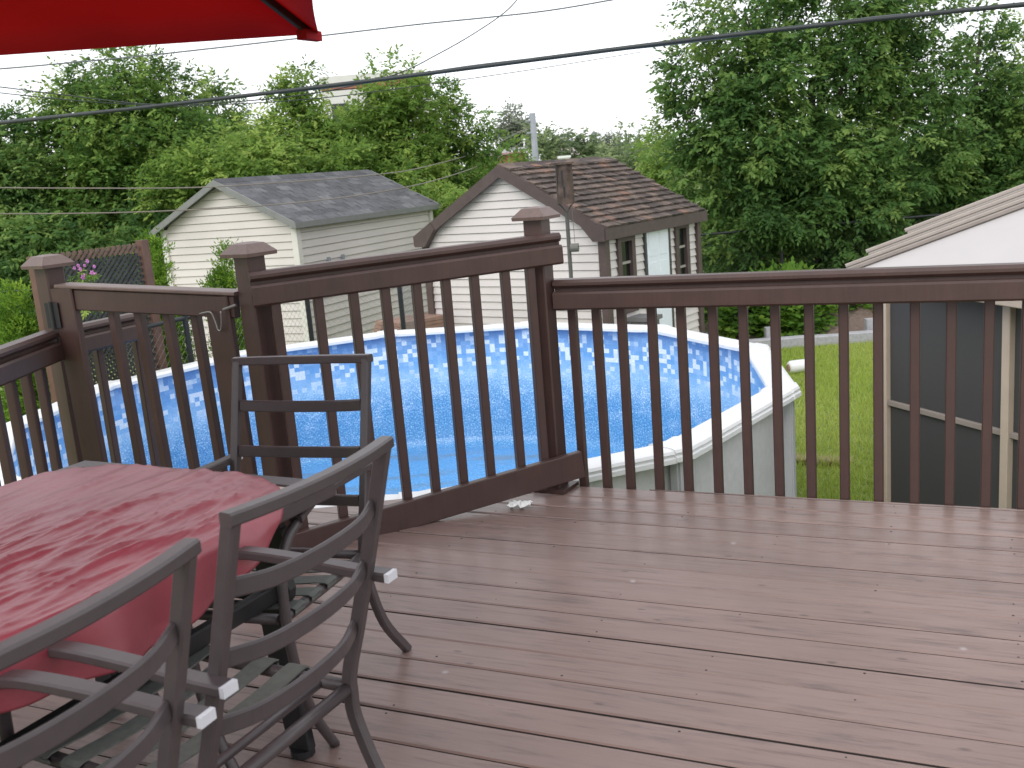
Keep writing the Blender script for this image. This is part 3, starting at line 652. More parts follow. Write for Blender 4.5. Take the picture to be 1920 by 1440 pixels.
# brown-trimmed shed
op = [(0.26, 0.69, -0.36, 0.60), (0.94, 1.64, GZ - 0.1, 0.72), (1.79, 2.19, -0.30, 0.62)]
s1, P1, B1, (g1_, s1_, Zz) = shed('garden_shed', 'white clapboard shed with curling brown shingles, brown trim and a white door', (1.21, 12.0), 143.5, 2.72, 2.48, 0.71, 1.50, 0.10, 0.10, 0.098, 'siding', 'trim', 'fascia', 'shin_b', 0.165, 0.125, 0.038, 0.135, op, 3)
for b0, b1, z0, z1 in (op[0], op[2]):
    w_ = B1(); t_ = 0.085
    w_.box(P1(-0.02, (b0 + b1) / 2, z1 - t_ / 2), (0.05, b1 - b0, t_), (g1_, s1_, Zz)); w_.box(P1(-0.02, (b0 + b1) / 2, z0 + t_ / 2), (0.05, b1 - b0, t_), (g1_, s1_, Zz))
    for bb in (b0 + t_ / 2, b1 - t_ / 2): w_.box(P1(-0.018, bb, (z0 + z1) / 2), (0.05, t_, z1 - z0 - 2 * t_ - 0.002), (g1_, s1_, Zz))
    win = w_.build('window', M['fascia'], s1)
    B1().box(P1(0.012, (b0 + b1) / 2, (z0 + z1) / 2), (0.012, b1 - b0 - 2 * t_, z1 - z0 - 2 * t_), (g1_, s1_, Zz)).build('pane', M['glass'], win)
    for zz in (z0 + 0.33 * (z1 - z0) + 0.02, z0 + 0.64 * (z1 - z0)): B1().box(P1(-0.004, (b0 + b1) / 2, zz), (0.02, b1 - b0 - 2 * t_ - 0.002, 0.03), (g1_, s1_, Zz)).build('glazing_bar', M['muntin'], win)
    B1().box(P1(-0.002, b0 + t_ + 0.022, (z0 + z1) / 2), (0.018, 0.03, z1 - z0 - 2 * t_ - 0.002), (g1_, s1_, Zz)).build('sash', M['muntin'], win)
dr = B1().box(P1(-0.014, 1.29, (GZ + 0.675) / 2), (0.04, 0.60, 0.675 - GZ - 0.02), (g1_, s1_, Zz)).build('door', M['door'], s1)
for zz, hh in ((0.42, 0.32), (-0.08, 0.52), (-0.82, 0.80)):
    for bb in (1.145, 1.435): B1().box(P1(-0.035, bb, zz), (0.008, 0.20, hh), (g1_, s1_, Zz)).build('door_panel', M['door'], dr)
fr = B1()
for bb in (0.965, 1.615): fr.box(P1(-0.016, bb, (GZ + 0.72) / 2), (0.05, 0.048, 0.72 - GZ), (g1_, s1_, Zz))
fr.box(P1(-0.017, 1.29, 0.698), (0.05, 0.60, 0.045), (g1_, s1_, Zz)); fr.build('door_frame', M['darkframe'], s1)
for ea, dx in ((-0.10, 0.30), (2.82, -0.30)):
    B1().prism([P1(ea, -0.135, 0.71), P1(ea, -0.135, 0.57), P1(ea + dx * 0.55, -0.135, 0.57), P1(ea + dx * 1.2, -0.135, 0.80), P1(ea + dx, -0.135, 0.88)], s1_ * 0.10).build('eave_return', M['fascia'], s1)
# grey bin by the window
bn = P1(-0.22, 0.50, 0)
tb = thing('garden_bin', 'small grey lidded bin below the shed window', 'bin', (bn[0], bn[1], GZ), R(53))
MB().prism([(-0.13, -0.13, 0), (0.13, -0.13, 0), (0.13, 0.13, 0), (-0.13, 0.13, 0)], (0, 0, 0.95)).build('bin_body', M['grey_bin'], tb)
MB().box((0, 0, 0.975), (0.32, 0.32, 0.05)).build('bin_lid', M['grey_bin'], tb)
# grey-roofed shed
s2, P2, B2, (g2_, s2_, _z) = shed('garden_shed', 'cream sided shed with a smooth grey shingle roof and grey drip edge', (-2.97, 15.0), 154, 2.5, 3.95, 0.99, 1.64, 0.16, 0.13, 0.114, 'siding2', 'siding_trim', 'greytrim', 'shin_g', 0.33, 0.150, 0.007, 0.085, [], 5)
hd = B2()
for bb in (0.69, 1.07): hd.box(P2(-0.03, bb, 0.345), (0.05, 0.05, 0.11), (g2_, s2_, _z))
hd.box(P2(-0.045, 0.88, 0.32), (0.015, 0.36, 0.02), (g2_, s2_, _z)); hd.build('wall_bracket', M['polegrey'], s2)

# ------------------------------------------------------------------ fences
def chain_fence(name, label, pts, ztop, meshm, postm, rp, pitch, wire, skip_mesh=False, rail=True, zbot=GZ + 0.03, posts_every=None):
    root = thing(name, label, 'fence', tuple(np.array([pts[0][0], pts[0][1], 0])), 0, 'chain link fences')
    O = np.array([pts[0][0], pts[0][1], 0.0]); L = lambda p, z: np.array([p[0], p[1], z]) - O
    for p in pts:
        MB().tube([L(p, GZ), L(p, ztop + 0.03)], rp, 8, up=(0, 1, 0)).build('fence_post', M[postm], root)
    if rail:
        for a, b in zip(pts[:-1], pts[1:]): MB().tube([L(a, ztop), L(b, ztop)], rp * 0.75, 8).build('top_rail', M[postm], root)
    m = MB(); H = ztop - zbot
    for a, b in zip(pts[:-1], pts[1:]):
        a_ = np.array([a[0], a[1], 0.0]); b_ = np.array([b[0], b[1], 0.0]); Ln = np.linalg.norm(b_ - a_); d = (b_ - a_) / Ln; nn = np.array([d[1], -d[0], 0]) * wire
        x = -H
        while x < Ln:
            for dirn in (1, -1):
                x0, x1 = (x, x + H) if dirn == 1 else (x + H, x)
                t0, t1 = 0.0, 1.0
                lo, hi = min(x0, x1), max(x0, x1); za, zb_ = zbot, ztop
                def cl(xx): return min(max(xx, 0.0), Ln)
                c0, c1 = cl(x0), cl(x1)
                if abs(c1 - c0) < 1e-3: continue
                f0, f1 = (c0 - x0) / (x1 - x0), (c1 - x0) / (x1 - x0)
                p0 = a_ + d * c0 + np.array([0, 0, zbot + H * f0]) - O + nn * dirn; p1 = a_ + d * c1 + np.array([0, 0, zbot + H * f1]) - O + nn * dirn
                m.add([p0 + [0, 0, wire], p0 - nn - [0, 0, wire * .5], p0 + nn - [0, 0, wire * .5], p1 + [0, 0, wire], p1 - nn - [0, 0, wire * .5], p1 + nn - [0, 0, wire * .5]], [(0, 1, 4, 3), (1, 2, 5, 4), (2, 0, 3, 5)])
            x += pitch
    tag(m.build('wire_mesh', M[meshm], root), kind='stuff')
chain_fence('chain_link_fence', 'black chain link fence between the pool and the cream shed', [(-3.62, 9.3), (-3.22, 10.15), (-2.34, 12.0), (-1.24, 12.05), (-1.16, 13.7)], 0.28, 'galv', 'blackvinyl', 0.03, 0.085, 0.0015)
chain_fence('chain_link_fence', 'long dark chain link fence under the trees behind the sheds', [(x, 18.2 + 0.05 * math.sin(x)) for x in (-13.2, -10.4, -7.6, -4.8, -2.0, 0.9, 3.4, 5.0, 7.8, 10.6)], 0.08, 'blackvinyl', 'blackvinyl', 0.03, 0.16, 0.003)
# boards lying by the fence
pb = thing('board_pile', 'reddish boards stacked behind the fence between the two sheds', 'boards', (-1.30, 13.35, GZ), R(40))
for k_ in range(3):
    for j_ in range(3): MB().box((0.02 * k_, -0.2 + 0.2 * j_, 0.94 + 0.05 * k_), (0.75, 0.18, 0.045)).build('board', M['redwood'], pb)
for x_ in (-0.28, 0.28): MB().box((x_, 0, 0.457), (0.12, 0.6, 0.914)).build('block', M['concrete'], pb)

# ------------------------------------------------------------------ lattice screen
la, lb = np.array([-4.09, 9.0, 0]), np.array([-3.47, 9.98, 0])
lt_ = thing('lattice_screen', 'tall dark lattice screen between cedar posts behind the pool', 'trellis', (la[0], la[1], GZ))
ld = unit(lb - la); LL = np.linalg.norm(lb - la); ln_ = np.array([ld[1], -ld[0], 0]); LO = np.array([la[0], la[1], GZ]); LT = 1.06 - GZ
for s_ in (0.0, LL): MB().bar(ld * s_, ld * s_ + [0, 0, LT + (0.03 if s_ else 0.0)], 0.09, 0.09, 0.005, up=ld).build('screen_post', M['cedar'], lt_)
def lattice(z0, z1, mat):
    m = MB(); H = z1 - z0; p = 0.060; x = -H
    while x < LL - 0.09:
        for dr_ in (1, -1):
            x0, x1 = (x, x + H) if dr_ == 1 else (x + H, x)
            c0, c1 = [min(max(q, 0.05), LL - 0.05) for q in (x0, x1)]
            if abs(c1 - c0) < 0.01: continue
            f0, f1 = (c0 - x0) / (x1 - x0), (c1 - x0) / (x1 - x0)
            m.sweep([ld * c0 + ln_ * 0.006 * dr_ + [0, 0, z0 + H * f0], ld * c1 + ln_ * 0.006 * dr_ + [0, 0, z0 + H * f1]], chsec(0.008, 0.024, 0), up=(0, 0, 1))
        x += p
    return tag(m.build('lattice_slats', M[mat], lt_), kind='stuff')
lattice(0.9, LT - 0.09, 'lattice'); lattice(LT - 0.085, LT, 'lattice_top')
MB().bar(ld * 0.05 + [0, 0, 0.88], ld * (LL - 0.05) + [0, 0, 0.88], 0.04, 0.05, 0.003).build('screen_rail', M['cedar'], lt_)
# ------------------------------------------------------------------ foliage
def sprays(centres, radii, n_leaf, size, up_bias=0.35, droop=0.4, clump=0.5, tint_lo=0.0, tint_hi=1.0, gap=0.12, leaflets=7, aspect=0.46, shell=0.4):
    """leaf diamonds grouped into sprays, sprays into clumps, clumps through the ellipsoids"""
    quads, tints = [], []
    for c, r in zip(centres, radii):
        c = np.array(c); r = np.array(r if np.ndim(r) else (r, r, r), float); rm = r.mean()
        nl = max(20, int(n_leaf * rm * rm)); ns = max(3, nl // leaflets); ncl = max(4, int(ns / 14))
        d = rng.normal(size=(ncl, 3)); d /= np.linalg.norm(d, axis=1)[:, None]
        rad = rng.uniform(shell ** 3, 1.06, ncl) ** (1 / 3)
        cc = c + d * rad[:, None] * r
        ct = np.clip(rng.normal(0.40, 0.20, ncl) + np.where(rng.uniform(size=ncl) < 0.13, 0.45, 0.0), tint_lo, tint_hi)
        keep = rng.uniform(size=ncl) > gap; cc, ct, d = cc[keep], ct[keep], d[keep]
        if len(cc) == 0: continue
        ci = rng.integers(0, len(cc), ns); cr = clump * rng.uniform(0.35, 1.0, len(cc))
        o = rng.normal(size=(ns, 3)); o /= np.linalg.norm(o, axis=1)[:, None]; o *= rng.uniform(0.1, 1, ns)[:, None] ** 0.6
        base = cc[ci] + o * cr[ci][:, None] * np.array([1, 1, 0.62])
        ax = d[ci] * 0.7 + o * 0.9 + rng.normal(0, 0.45, (ns, 3)); ax[:, 2] -= droop; ax /= np.linalg.norm(ax, axis=1)[:, None]
        sl = size * rng.uniform(1.6, 2.6, ns)
        side = np.cross(ax, rng.normal(0, 0.35, (ns, 3)) + [0, 0, 1.0]); side /= np.linalg.norm(side, axis=1)[:, None]
        tt = np.clip(ct[ci] + rng.normal(0, 0.10, ns), 0, 1)
        for k in range(leaflets):
            f = (k // 2 + 1) / (leaflets / 2 + 0.5); sgn = 1 if k % 2 else -1
            if k == leaflets - 1: sgn = 0
            b0 = base + ax * (sl * f)[:, None]
            dr_ = ax * (0.55 if sgn else 1.0) + side * sgn * 0.9 + rng.normal(0, 0.22, (ns, 3)); dr_[:, 2] -= droop * 0.4; dr_ /= np.linalg.norm(dr_, axis=1)[:, None]
            wv = np.cross(dr_, rng.normal(0, 0.32, (ns, 3)) + [0, -0.45, up_bias + 0.45]); wv /= np.linalg.norm(wv, axis=1)[:, None] + 1e-9
            L_ = (size * rng.uniform(0.75, 1.3, ns))[:, None]; W_ = L_ * aspect * 0.5
            q = np.stack([b0, b0 + dr_ * L_ * 0.45 + wv * W_, b0 + dr_ * L_, b0 + dr_ * L_ * 0.45 - wv * W_], 1)
            quads.append(q); tints.append(tt)
    return np.concatenate(quads), np.concatenate(tints)
def tree(name, label, blobs, mat, n_leaf=1500, size=0.12, trunk=None, group=None, trunk_r=0.13, cat='tree', **kw):
    """blobs = [(px, py, Y, radius_px)] read from the photograph; crown + trunk with limbs"""
    cs = [at(x, y, Y) for x, y, Y, r in blobs]; rs = [r * Y / F_PX for x, y, Y, r in blobs]
    m = sum(np.array(c) for c in cs) / len(cs)
    bx, by = (m[0], m[1]) if trunk is None else trunk
    root = thing(name, label, cat, (bx, by, GZ), 0, group); O = np.array([bx, by, GZ])
    q, t = sprays(cs, rs, n_leaf, size, **kw)
    cr = poly_obj('crown', q - O, None, M[mat], t, root); cr['kind'] = 'stuff'
    zt = max(c[2] for c in cs) - GZ; b = MB(); zlo = min(c[2] for c in cs) - GZ
    zf = max(0.35, min(0.4 * zt, zlo * 0.9))
    b.tube([(0, 0, 0), (0.03, 0.02, zf * 0.5), (0.0, 0.05, zf), (0.05, 0.0, zt * 0.75)], [trunk_r * 1.25, trunk_r, trunk_r * 0.85, trunk_r * 0.3], 8)
    for c in cs[:10]:
        e = np.array(c) - O; mid = np.array([e[0] * 0.35, e[1] * 0.35, zf + (e[2] - zf) * 0.55])
        b.tube([(0, 0.02, zf * 0.85), mid, e], [trunk_r * 0.5, trunk_r * 0.33, trunk_r * 0.08], 6)
    b.build('trunk', M['bark'], root, True)
    return root
# big tree right of the brown shed
tree('maple_tree', 'big full green tree rising out of the picture beside the brown-roofed shed',
     [(1400, 30, 19, 105), (1560, 5, 19.5, 120), (1690, 20, 19.5, 95), (1330, 140, 19, 82), (1440, 140, 18.5, 92), (1590, 120, 19, 88), (1710, 150, 19.5, 85), (1300, 235, 19, 62), (1420, 250, 18.5, 105), (1555, 285, 18.6, 88), (1690, 265, 19.3, 110),
      (1345, 330, 19, 85), (1450, 370, 18.6, 100), (1570, 390, 18.8, 110), (1690, 390, 19.4, 110), (1390, 430, 19, 75), (1490, 470, 19.4, 90), (1620, 480, 19.4, 95)],
     'leaf_dark', 7600, 0.102, trunk=(5.9, 19.3), trunk_r=0.2, gap=0.26, clump=0.55, shell=0.55)
tree('maple_tree', 'dark tree behind the gazebo roof, its thin crown tip against the sky',
     [(1838, 45, 20, 38), (1905, 100, 20.5, 45), (1850, 140, 20, 62), (1920, 190, 20, 75), (1830, 240, 20, 82), (1915, 290, 20, 90), (1800, 340, 20, 90), (1890, 380, 20, 95), (1780, 440, 20, 90), (1870, 470, 20, 90), (1990, 350, 20, 110)],
     'leaf_dark', 7600, 0.102, trunk=(9.3, 20.2), trunk_r=0.16, gap=0.28, clump=0.5, shell=0.55)
tree('leafy_bush', 'dark hedge-like undergrowth below the big tree by the fence', [(1340, 480, 20.5, 70), (1430, 500, 20.5, 75), (1540, 510, 20.8, 80), (1650, 500, 20.8, 80), (1750, 500, 20.8, 80), (1600, 430, 21.5, 80), (1450, 430, 21.5, 80)],
     'leaf_dark', 6500, 0.115, cat='bush', trunk_r=0.05)
tree('leafy_bush', 'yellow-green bush just beyond the far end of the brown shingle roof', [(1240, 300, 26, 36), (1265, 335, 26, 45), (1225, 285, 27, 22), (1290, 390, 25, 45)], 'leaf_yel', 5000, 0.12, cat='bush', trunk_r=0.06)
# left group
tree('maple_tree', 'tallest tree behind the cream shed, rounded crown touching the red umbrella',
     [(225, 165, 22, 85), (145, 205, 22, 66), (310, 190, 22.5, 62), (235, 265, 21.5, 100), (125, 300, 22, 82), (330, 290, 22, 85), (200, 370, 21.5, 105), (90, 400, 22, 100), (300, 390, 21.5, 90), (150, 470, 21.5, 90), (260, 480, 21.5, 80)],
     'leaf', 8600, 0.102, trunk_r=0.2, gap=0.2, clump=0.55)
tree('maple_tree', 'dark tree at the picture edge behind the hinge post', [(0, 262, 21, 50), (-40, 330, 21, 88), (25, 350, 21, 72), (-20, 420, 21, 105), (45, 460, 20.5, 85), (20, 530, 20.5, 80)], 'leaf_dark', 9000, 0.102, trunk_r=0.15)
tree('poplar_tree', 'narrow tree half hidden by the tall rounded tree', [(402, 170, 26, 26), (418, 218, 26, 32), (400, 270, 26, 62), (440, 320, 26, 60)], 'leaf', 6500, 0.115, trunk_r=0.12)
tree('ash_tree', 'light green tree with a pointed tip above the grey shed ridge', [(565, 165, 23, 36), (533, 200, 23, 32), (588, 238, 23, 42), (550, 270, 22.5, 70), (610, 300, 22.5, 70), (505, 305, 23, 52), (560, 350, 22, 75)], 'leaf_yel', 9000, 0.102, trunk_r=0.13, clump=0.45)
tree('ash_tree', 'light green tree in front of the far white building', [(735, 150, 22, 38), (728, 205, 22, 46), (765, 205, 22, 46), (688, 272, 22, 60), (755, 270, 22, 70), (705, 330, 21.5, 70), (790, 340, 22, 55), (655, 240, 22.5, 28)], 'leaf_yel', 9800, 0.102, trunk_r=0.13, clump=0.45)
tree('ash_tree', 'slender open tree with the low sky beside it', [(832, 180, 23, 28), (825, 225, 23, 34), (870, 235, 23, 38), (890, 275, 23, 30), (850, 300, 23, 44), (815, 290, 23, 36), (860, 370, 22.5, 42), (815, 370, 22.5, 38)], 'leaf', 8200, 0.098, trunk_r=0.09, clump=0.4, gap=0.2)
tree('leafy_bush', 'wide fresh green thicket right behind the grey shed roof', [(340, 300, 20.5, 55), (415, 290, 20.5, 50), (480, 320, 20, 58), (400, 340, 20, 55), (560, 325, 20.5, 55), (640, 330, 20.5, 50), (730, 345, 20.5, 45), (320, 370, 20, 55), (485, 268, 21, 36)], 'leaf_yel', 9000, 0.102, cat='bush', trunk_r=0.06, clump=0.45)
tree('leafy_bush', 'bright low bush in the gap between the two sheds', [(830, 365, 19, 36), (800, 400, 19, 40), (850, 410, 19, 36)], 'leaf_yel', 8000, 0.09, cat='bush', trunk_r=0.05)
tree('leafy_bush', 'dense shady undergrowth behind the lattice screen', [(60, 500, 19.6, 85), (180, 500, 19.8, 85), (290, 470, 19.8, 70), (0, 560, 19.5, 90), (130, 570, 19.6, 70), (250, 540, 19.6, 60)], 'leaf_dark', 5500, 0.115, cat='bush', trunk_r=0.05)
tree('leafy_bush', 'tall weeds and saplings around the far utility pole', [(935, 305, 34, 30), (900, 330, 34, 32), (960, 330, 34, 28), (880, 370, 32, 36)], 'leaf_yel', 2600, 0.18, cat='bush', trunk_r=0.05)
def woodland(name, boxes):
    cs, rs = [], []
    for px0, px1, py0, py1, Y in boxes:
        for k in range(int((px1 - px0) * (py1 - py0) * (Y / F_PX) ** 2 / 1.1) + 4):
            x, y = rng.uniform(px0, px1), rng.uniform(py0, py1); cs.append(at(x, y, Y + rng.uniform(-2, 2))); rs.append(rng.uniform(0.8, 1.4))
    q, t = sprays(cs, rs, 420, 0.30, clump=0.7, aspect=0.55, gap=0.05)
    tag(poly_obj(name, q, None, M['leaf_dark'], t), kind='stuff')
woodland('woodland', [(-80, 470, 300, 560, 29), (1340, 1980, 270, 560, 27), (460, 900, 330, 430, 30)])
# far trees
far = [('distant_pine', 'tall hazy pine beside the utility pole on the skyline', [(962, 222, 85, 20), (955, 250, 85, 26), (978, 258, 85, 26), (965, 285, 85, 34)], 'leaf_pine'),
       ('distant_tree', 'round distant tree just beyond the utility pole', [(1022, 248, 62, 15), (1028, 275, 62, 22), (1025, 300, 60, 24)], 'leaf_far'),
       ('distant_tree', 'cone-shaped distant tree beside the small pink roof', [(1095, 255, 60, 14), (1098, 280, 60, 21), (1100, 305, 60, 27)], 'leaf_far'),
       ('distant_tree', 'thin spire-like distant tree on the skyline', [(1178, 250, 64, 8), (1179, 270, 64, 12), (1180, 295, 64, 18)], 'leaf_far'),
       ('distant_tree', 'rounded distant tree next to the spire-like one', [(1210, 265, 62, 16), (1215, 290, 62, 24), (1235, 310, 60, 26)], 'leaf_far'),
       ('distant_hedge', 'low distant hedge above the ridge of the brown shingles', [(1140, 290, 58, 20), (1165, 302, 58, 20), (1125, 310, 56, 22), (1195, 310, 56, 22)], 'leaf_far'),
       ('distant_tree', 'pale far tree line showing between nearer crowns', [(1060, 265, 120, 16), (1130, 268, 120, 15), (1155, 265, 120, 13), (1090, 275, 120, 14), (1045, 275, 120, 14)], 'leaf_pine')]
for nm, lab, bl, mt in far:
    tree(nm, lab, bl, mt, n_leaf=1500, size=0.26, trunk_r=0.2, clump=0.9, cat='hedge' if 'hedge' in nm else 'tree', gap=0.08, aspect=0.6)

# young thujas, garden plants, flowers
def thuja(label, p, h, r):
    cs, rs = [], []
    for k in range(7):
        f = k / 6; cs.append((p[0] + rng.normal(0, 0.03), p[1] + rng.normal(0, 0.03), GZ + 0.15 + f * (h - 0.2))); rs.append((r * (1 - f * 0.82) + 0.04,) * 2 + (h / 8,))
    root = thing('thuja_shrub', label, 'shrub', (p[0], p[1], GZ), 0, 'young thujas by the pool'); O = np.array([p[0], p[1], GZ])
    q, t = sprays(cs, [np.array(x) for x in rs], 90000, 0.038, up_bias=0.1, droop=-0.6, clump=0.12, gap=0.05, leaflets=5, aspect=0.35, shell=0.3)
    cr = poly_obj('foliage', q - O, None, M['thuja'], t, root); cr['kind'] = 'stuff'
    MB().tube([(0, 0, 0), (0, 0, h * 0.8)], [0.03, 0.008], 6).build('stem', M['bark'], root)
thuja('bright young thuja by the short railing, at the picture edge', (-4.45, 9.3), 2.0, 0.46)
thuja('bright young thuja just beyond the lattice screen post', (-3.62, 10.75), 2.26, 0.30)
thuja('bright young thuja in front of the cream shed, above the gate', (-3.02, 11.2), 2.12, 0.34)
def plant(name, label, p, r, h, size, mat, n, group=None, cat='plant'):
    root = thing(name, label, cat, (p[0], p[1], GZ), 0, group); O = np.array([p[0], p[1], GZ])
    q, t = sprays([(p[0], p[1], GZ + h * 0.5)], [np.array((r, r, h * 0.5))], n, size, up_bias=0.9, droop=0.05, clump=0.15, gap=0.05, leaflets=5, aspect=0.75, shell=0.2)
    cr = poly_obj('leaves', q - O, None, M[mat], t, root); cr['kind'] = 'stuff'
    b = MB()
    for k in range(6):
        a = k * 1.05; b.tube([(0, 0, 0), (0.3 * r * math.cos(a), 0.3 * r * math.sin(a), h * 0.4), (0.6 * r * math.cos(a), 0.6 * r * math.sin(a), h * 0.8)], [0.012, 0.008, 0.004], 5)
    tag(b.build('stems', M['thuja'], root), kind='stuff')
for lab, x, y, r, h in (('bright leafy vegetable plant nearest the pool rim in the bed', 3.75, 15.4, 0.55, 0.75), ('largest lush vegetable plant in the garden bed', 4.35, 15.6, 0.62, 0.85), ('vegetable plant crowding the white shed corner', 3.35, 16.2, 0.5, 0.7),
                        ('small plant on the soil slope nearest the gazebo post', 5.75, 16.3, 0.45, 0.55), ('low plant at the top of the soil slope', 5.2, 16.6, 0.4, 0.45), ('broad leafy plant at the very back of the garden bed', 4.6, 16.7, 0.6, 0.8), ('leafy plant half hidden behind the screened gazebo', 6.4, 16.2, 0.5, 0.6)):
    plant('vegetable_plant', lab, (x, y), r, h, 0.10, 'veg', 11000, 'plants in the garden bed')
# garden bed
sb = MB(); n = 14; gx = np.linspace(3.0, 7.2, n); gy = np.linspace(14.72, 17.6, n)
sb.add([(x, y, GZ + 0.02 + 0.26 * min(1, (y - 14.7) / 1.2) + 0.03 * math.sin(5 * x + 3 * y)) for y in gy for x in gx], [(i * n + j, i * n + j + 1, (i + 1) * n + j + 1, (i + 1) * n + j) for i in range(n - 1) for j in range(n - 1)])
tag(sb.build('garden_bed_soil', M['soil'], None, True), kind='structure')
for k_, (x, h_, lab) in enumerate(((3.72, 0.16, 'concrete edging block at the pool end of the garden bed'), (4.12, 0.16, 'concrete edging block below the lush vegetable plants'), (4.62, 0.15, 'long concrete edging block in front of the bare soil'), (5.12, 0.16, 'concrete edging block next to the gazebo post, on the bed side'), (5.62, 0.15, 'concrete edging block half hidden by the gazebo post'))):
    b = MB(); b.bar((-0.24, 0, h_ / 2), (0.24, 0, h_ / 2), 0.18, h_, 0.012)
    o = b.build('edging_block', M['concrete']); o.location = (x, 14.62 - 0.02 * k_, GZ); o.rotation_euler = (0, R(random.uniform(-1.5, 1.5)), R(random.uniform(-4, 4))); tag(o, lab, 'block', 'concrete blocks edging the garden bed')
for lab, x, y in (('small upright concrete post on the bed edging by the plants', 3.86, 14.78), ('small upright concrete post on the bed edging by the soil', 5.36, 14.80)):
    o = MB().bar((0, 0, 0), (0, 0, 0.30), 0.13, 0.13, 0.012, up=(0, 1, 0)).build('edging_post', M['concrete']); o.location = (x, y, GZ); tag(o, lab, 'block', 'concrete posts on the bed edging')
o = MB().tube(smooth_path([(0, 0, 0.05), (0.35, 0.25, 0.14), (0.75, 0.45, 0.34), (1.1, 0.7, 0.72)], 5), 0.06, 8).build('drain_pipe', M['polegrey'], None, True); o.location = (2.75, 15.2, GZ); tag(o, 'grey flexible drain pipe lying in the bed by the white shed', 'pipe')
# white roll and dry grass on the lawn
wr = thing('plastic_roll', 'small white roll lying on the lawn past the pool', 'roll', (3.74, 12.85, GZ), R(12))
MB().tube([(-0.16, 0, 0.09), (-0.13, 0, 0.09), (0.14, 0, 0.09), (0.16, 0, 0.09)], [0.06, 0.085, 0.085, 0.06], 14, ).build('roll_body', M['white'], wr, True)
MB().tube([(-0.175, 0, 0.085), (-0.155, 0, 0.085)], [0.04, 0.055], 12).build('roll_end', M['redwood'], wr)
for lab, x, y in (('dry straw tuft on the lawn, the one closer to the pool wall', 2.62, 9.02), ('dry straw tuft on the lawn, the one closer to the gazebo', 2.86, 8.9)):
    n = 500; a = rng.uniform(0, 6.28, n); rr2 = rng.uniform(0, 0.11, n); p = np.stack([rr2 * np.cos(a) * 1.5, rr2 * np.sin(a), np.zeros(n)], 1); e = p + np.stack([np.cos(a) * 0.07, np.sin(a) * 0.07, rng.uniform(0.01, 0.07, n)], 1); s = np.stack([-np.sin(a), np.cos(a), a * 0], 1) * 0.004
    o = poly_obj('straw_tuft', np.stack([p - s, p + s, e], 1), None, M['straw']); o.location = (x, y, GZ); tag(o, lab, 'grass tuft', 'dry tufts on the lawn')
# flowers by the lattice
fl = thing('flowering_climber', 'pink and mauve flowers blooming on the dark lattice', 'flowers', (-3.86, 9.28, GZ))
FO = np.array([-3.86, 9.28, GZ]); FN = np.array([0.84, -0.53, 0])
for k_, (px_, py_, sz) in enumerate(((160, 518, 5), (150, 505, 4), (172, 512, 5), (163, 490, 4), (146, 498, 3.5), (178, 515, 4), (176, 500, 3.5), (139, 503, 3.5), (158, 498, 3), (167, 522, 5), (155, 520, 5))):
    c_ = at(px_, py_, 9.15 + 0.0) - FO
    b = MB(); r0_ = sz * 0.0048
    for j in range(6):
        a = j * 1.047; dv = np.array([-FN[1], FN[0], 0]) * math.cos(a) + np.array([0, 0, 1]) * math.sin(a); sv_ = np.array([-FN[1], FN[0], 0]) * -math.sin(a) + np.array([0, 0, 1]) * math.cos(a)
        b.add([c_, c_ + dv * r0_ * 0.6 + sv_ * r0_ * 0.4 + FN * 0.01, c_ + dv * r0_ * 1.2, c_ + dv * r0_ * 0.6 - sv_ * r0_ * 0.4 + FN * 0.01], [(0, 1, 2, 3)])
    b.build('blossom', M['petal'], fl)
q, t = sprays([at(158, 505, 9.2), at(160, 560, 9.2), at(165, 620, 9.2)], [0.14, 0.16, 0.16], 9000, 0.035, clump=0.08, gap=0.3)
cr = poly_obj('vine_leaves', q - FO, None, M['leaf_yel'], t, fl); cr['kind'] = 'stuff'

# ------------------------------------------------------------------ gazebo
gz_o = np.array([2.745, 7.25, GZ]); gzb = thing('screened_gazebo', 'tan screened gazebo with a pale roof standing on the lawn', 'gazebo', tuple(gz_o))
wd_ = unit((0.36, -1.03, 0)); wn_ = np.array([-wd_[1], wd_[0], 0]) * -1.0          # along the near wall, towards the camera; wn_ points away (inside)
wn_ = np.array([0.944, 0.330, 0])
def gq(a, b, z): return wd_ * a + wn_ * b + np.array([0, 0, z - GZ])
W1 = 1.12
for a, b, wdt in ((0, 0, 0.045), (W1, 0, 0.062), (2.3, 0, 0.06), (0, 3.3, 0.06), (2.3, 3.3, 0.06), (0, 1.65, 0.05)):
    MB().bar(gq(a, b, GZ), gq(a, b, 0.46), wdt, wdt, 0.004, up=wd_).build('gazebo_post', M['tan'], gzb)
for a0, a1 in ((0.03, W1 - 0.035), (W1 + 0.035, 2.27)):
    MB().bar(gq(a0, 0, -0.43), gq(a1, 0, -0.43), 0.03, 0.038, 0.003).build('mid_rail', M['tan_grey'], gzb)
    MB().add([gq(a0, 0.012, GZ + 0.03), gq(a1, 0.012, GZ + 0.03), gq(a1, 0.012, 0.44), gq(a0, 0.012, 0.44)], [(0, 1, 2, 3)]).build('screen_mesh', M['screen'], gzb)
    MB().bar(gq(a0, 0, GZ + 0.03), gq(a1, 0, GZ + 0.03), 0.03, 0.05, 0.003).build('bottom_rail', M['tan'], gzb)
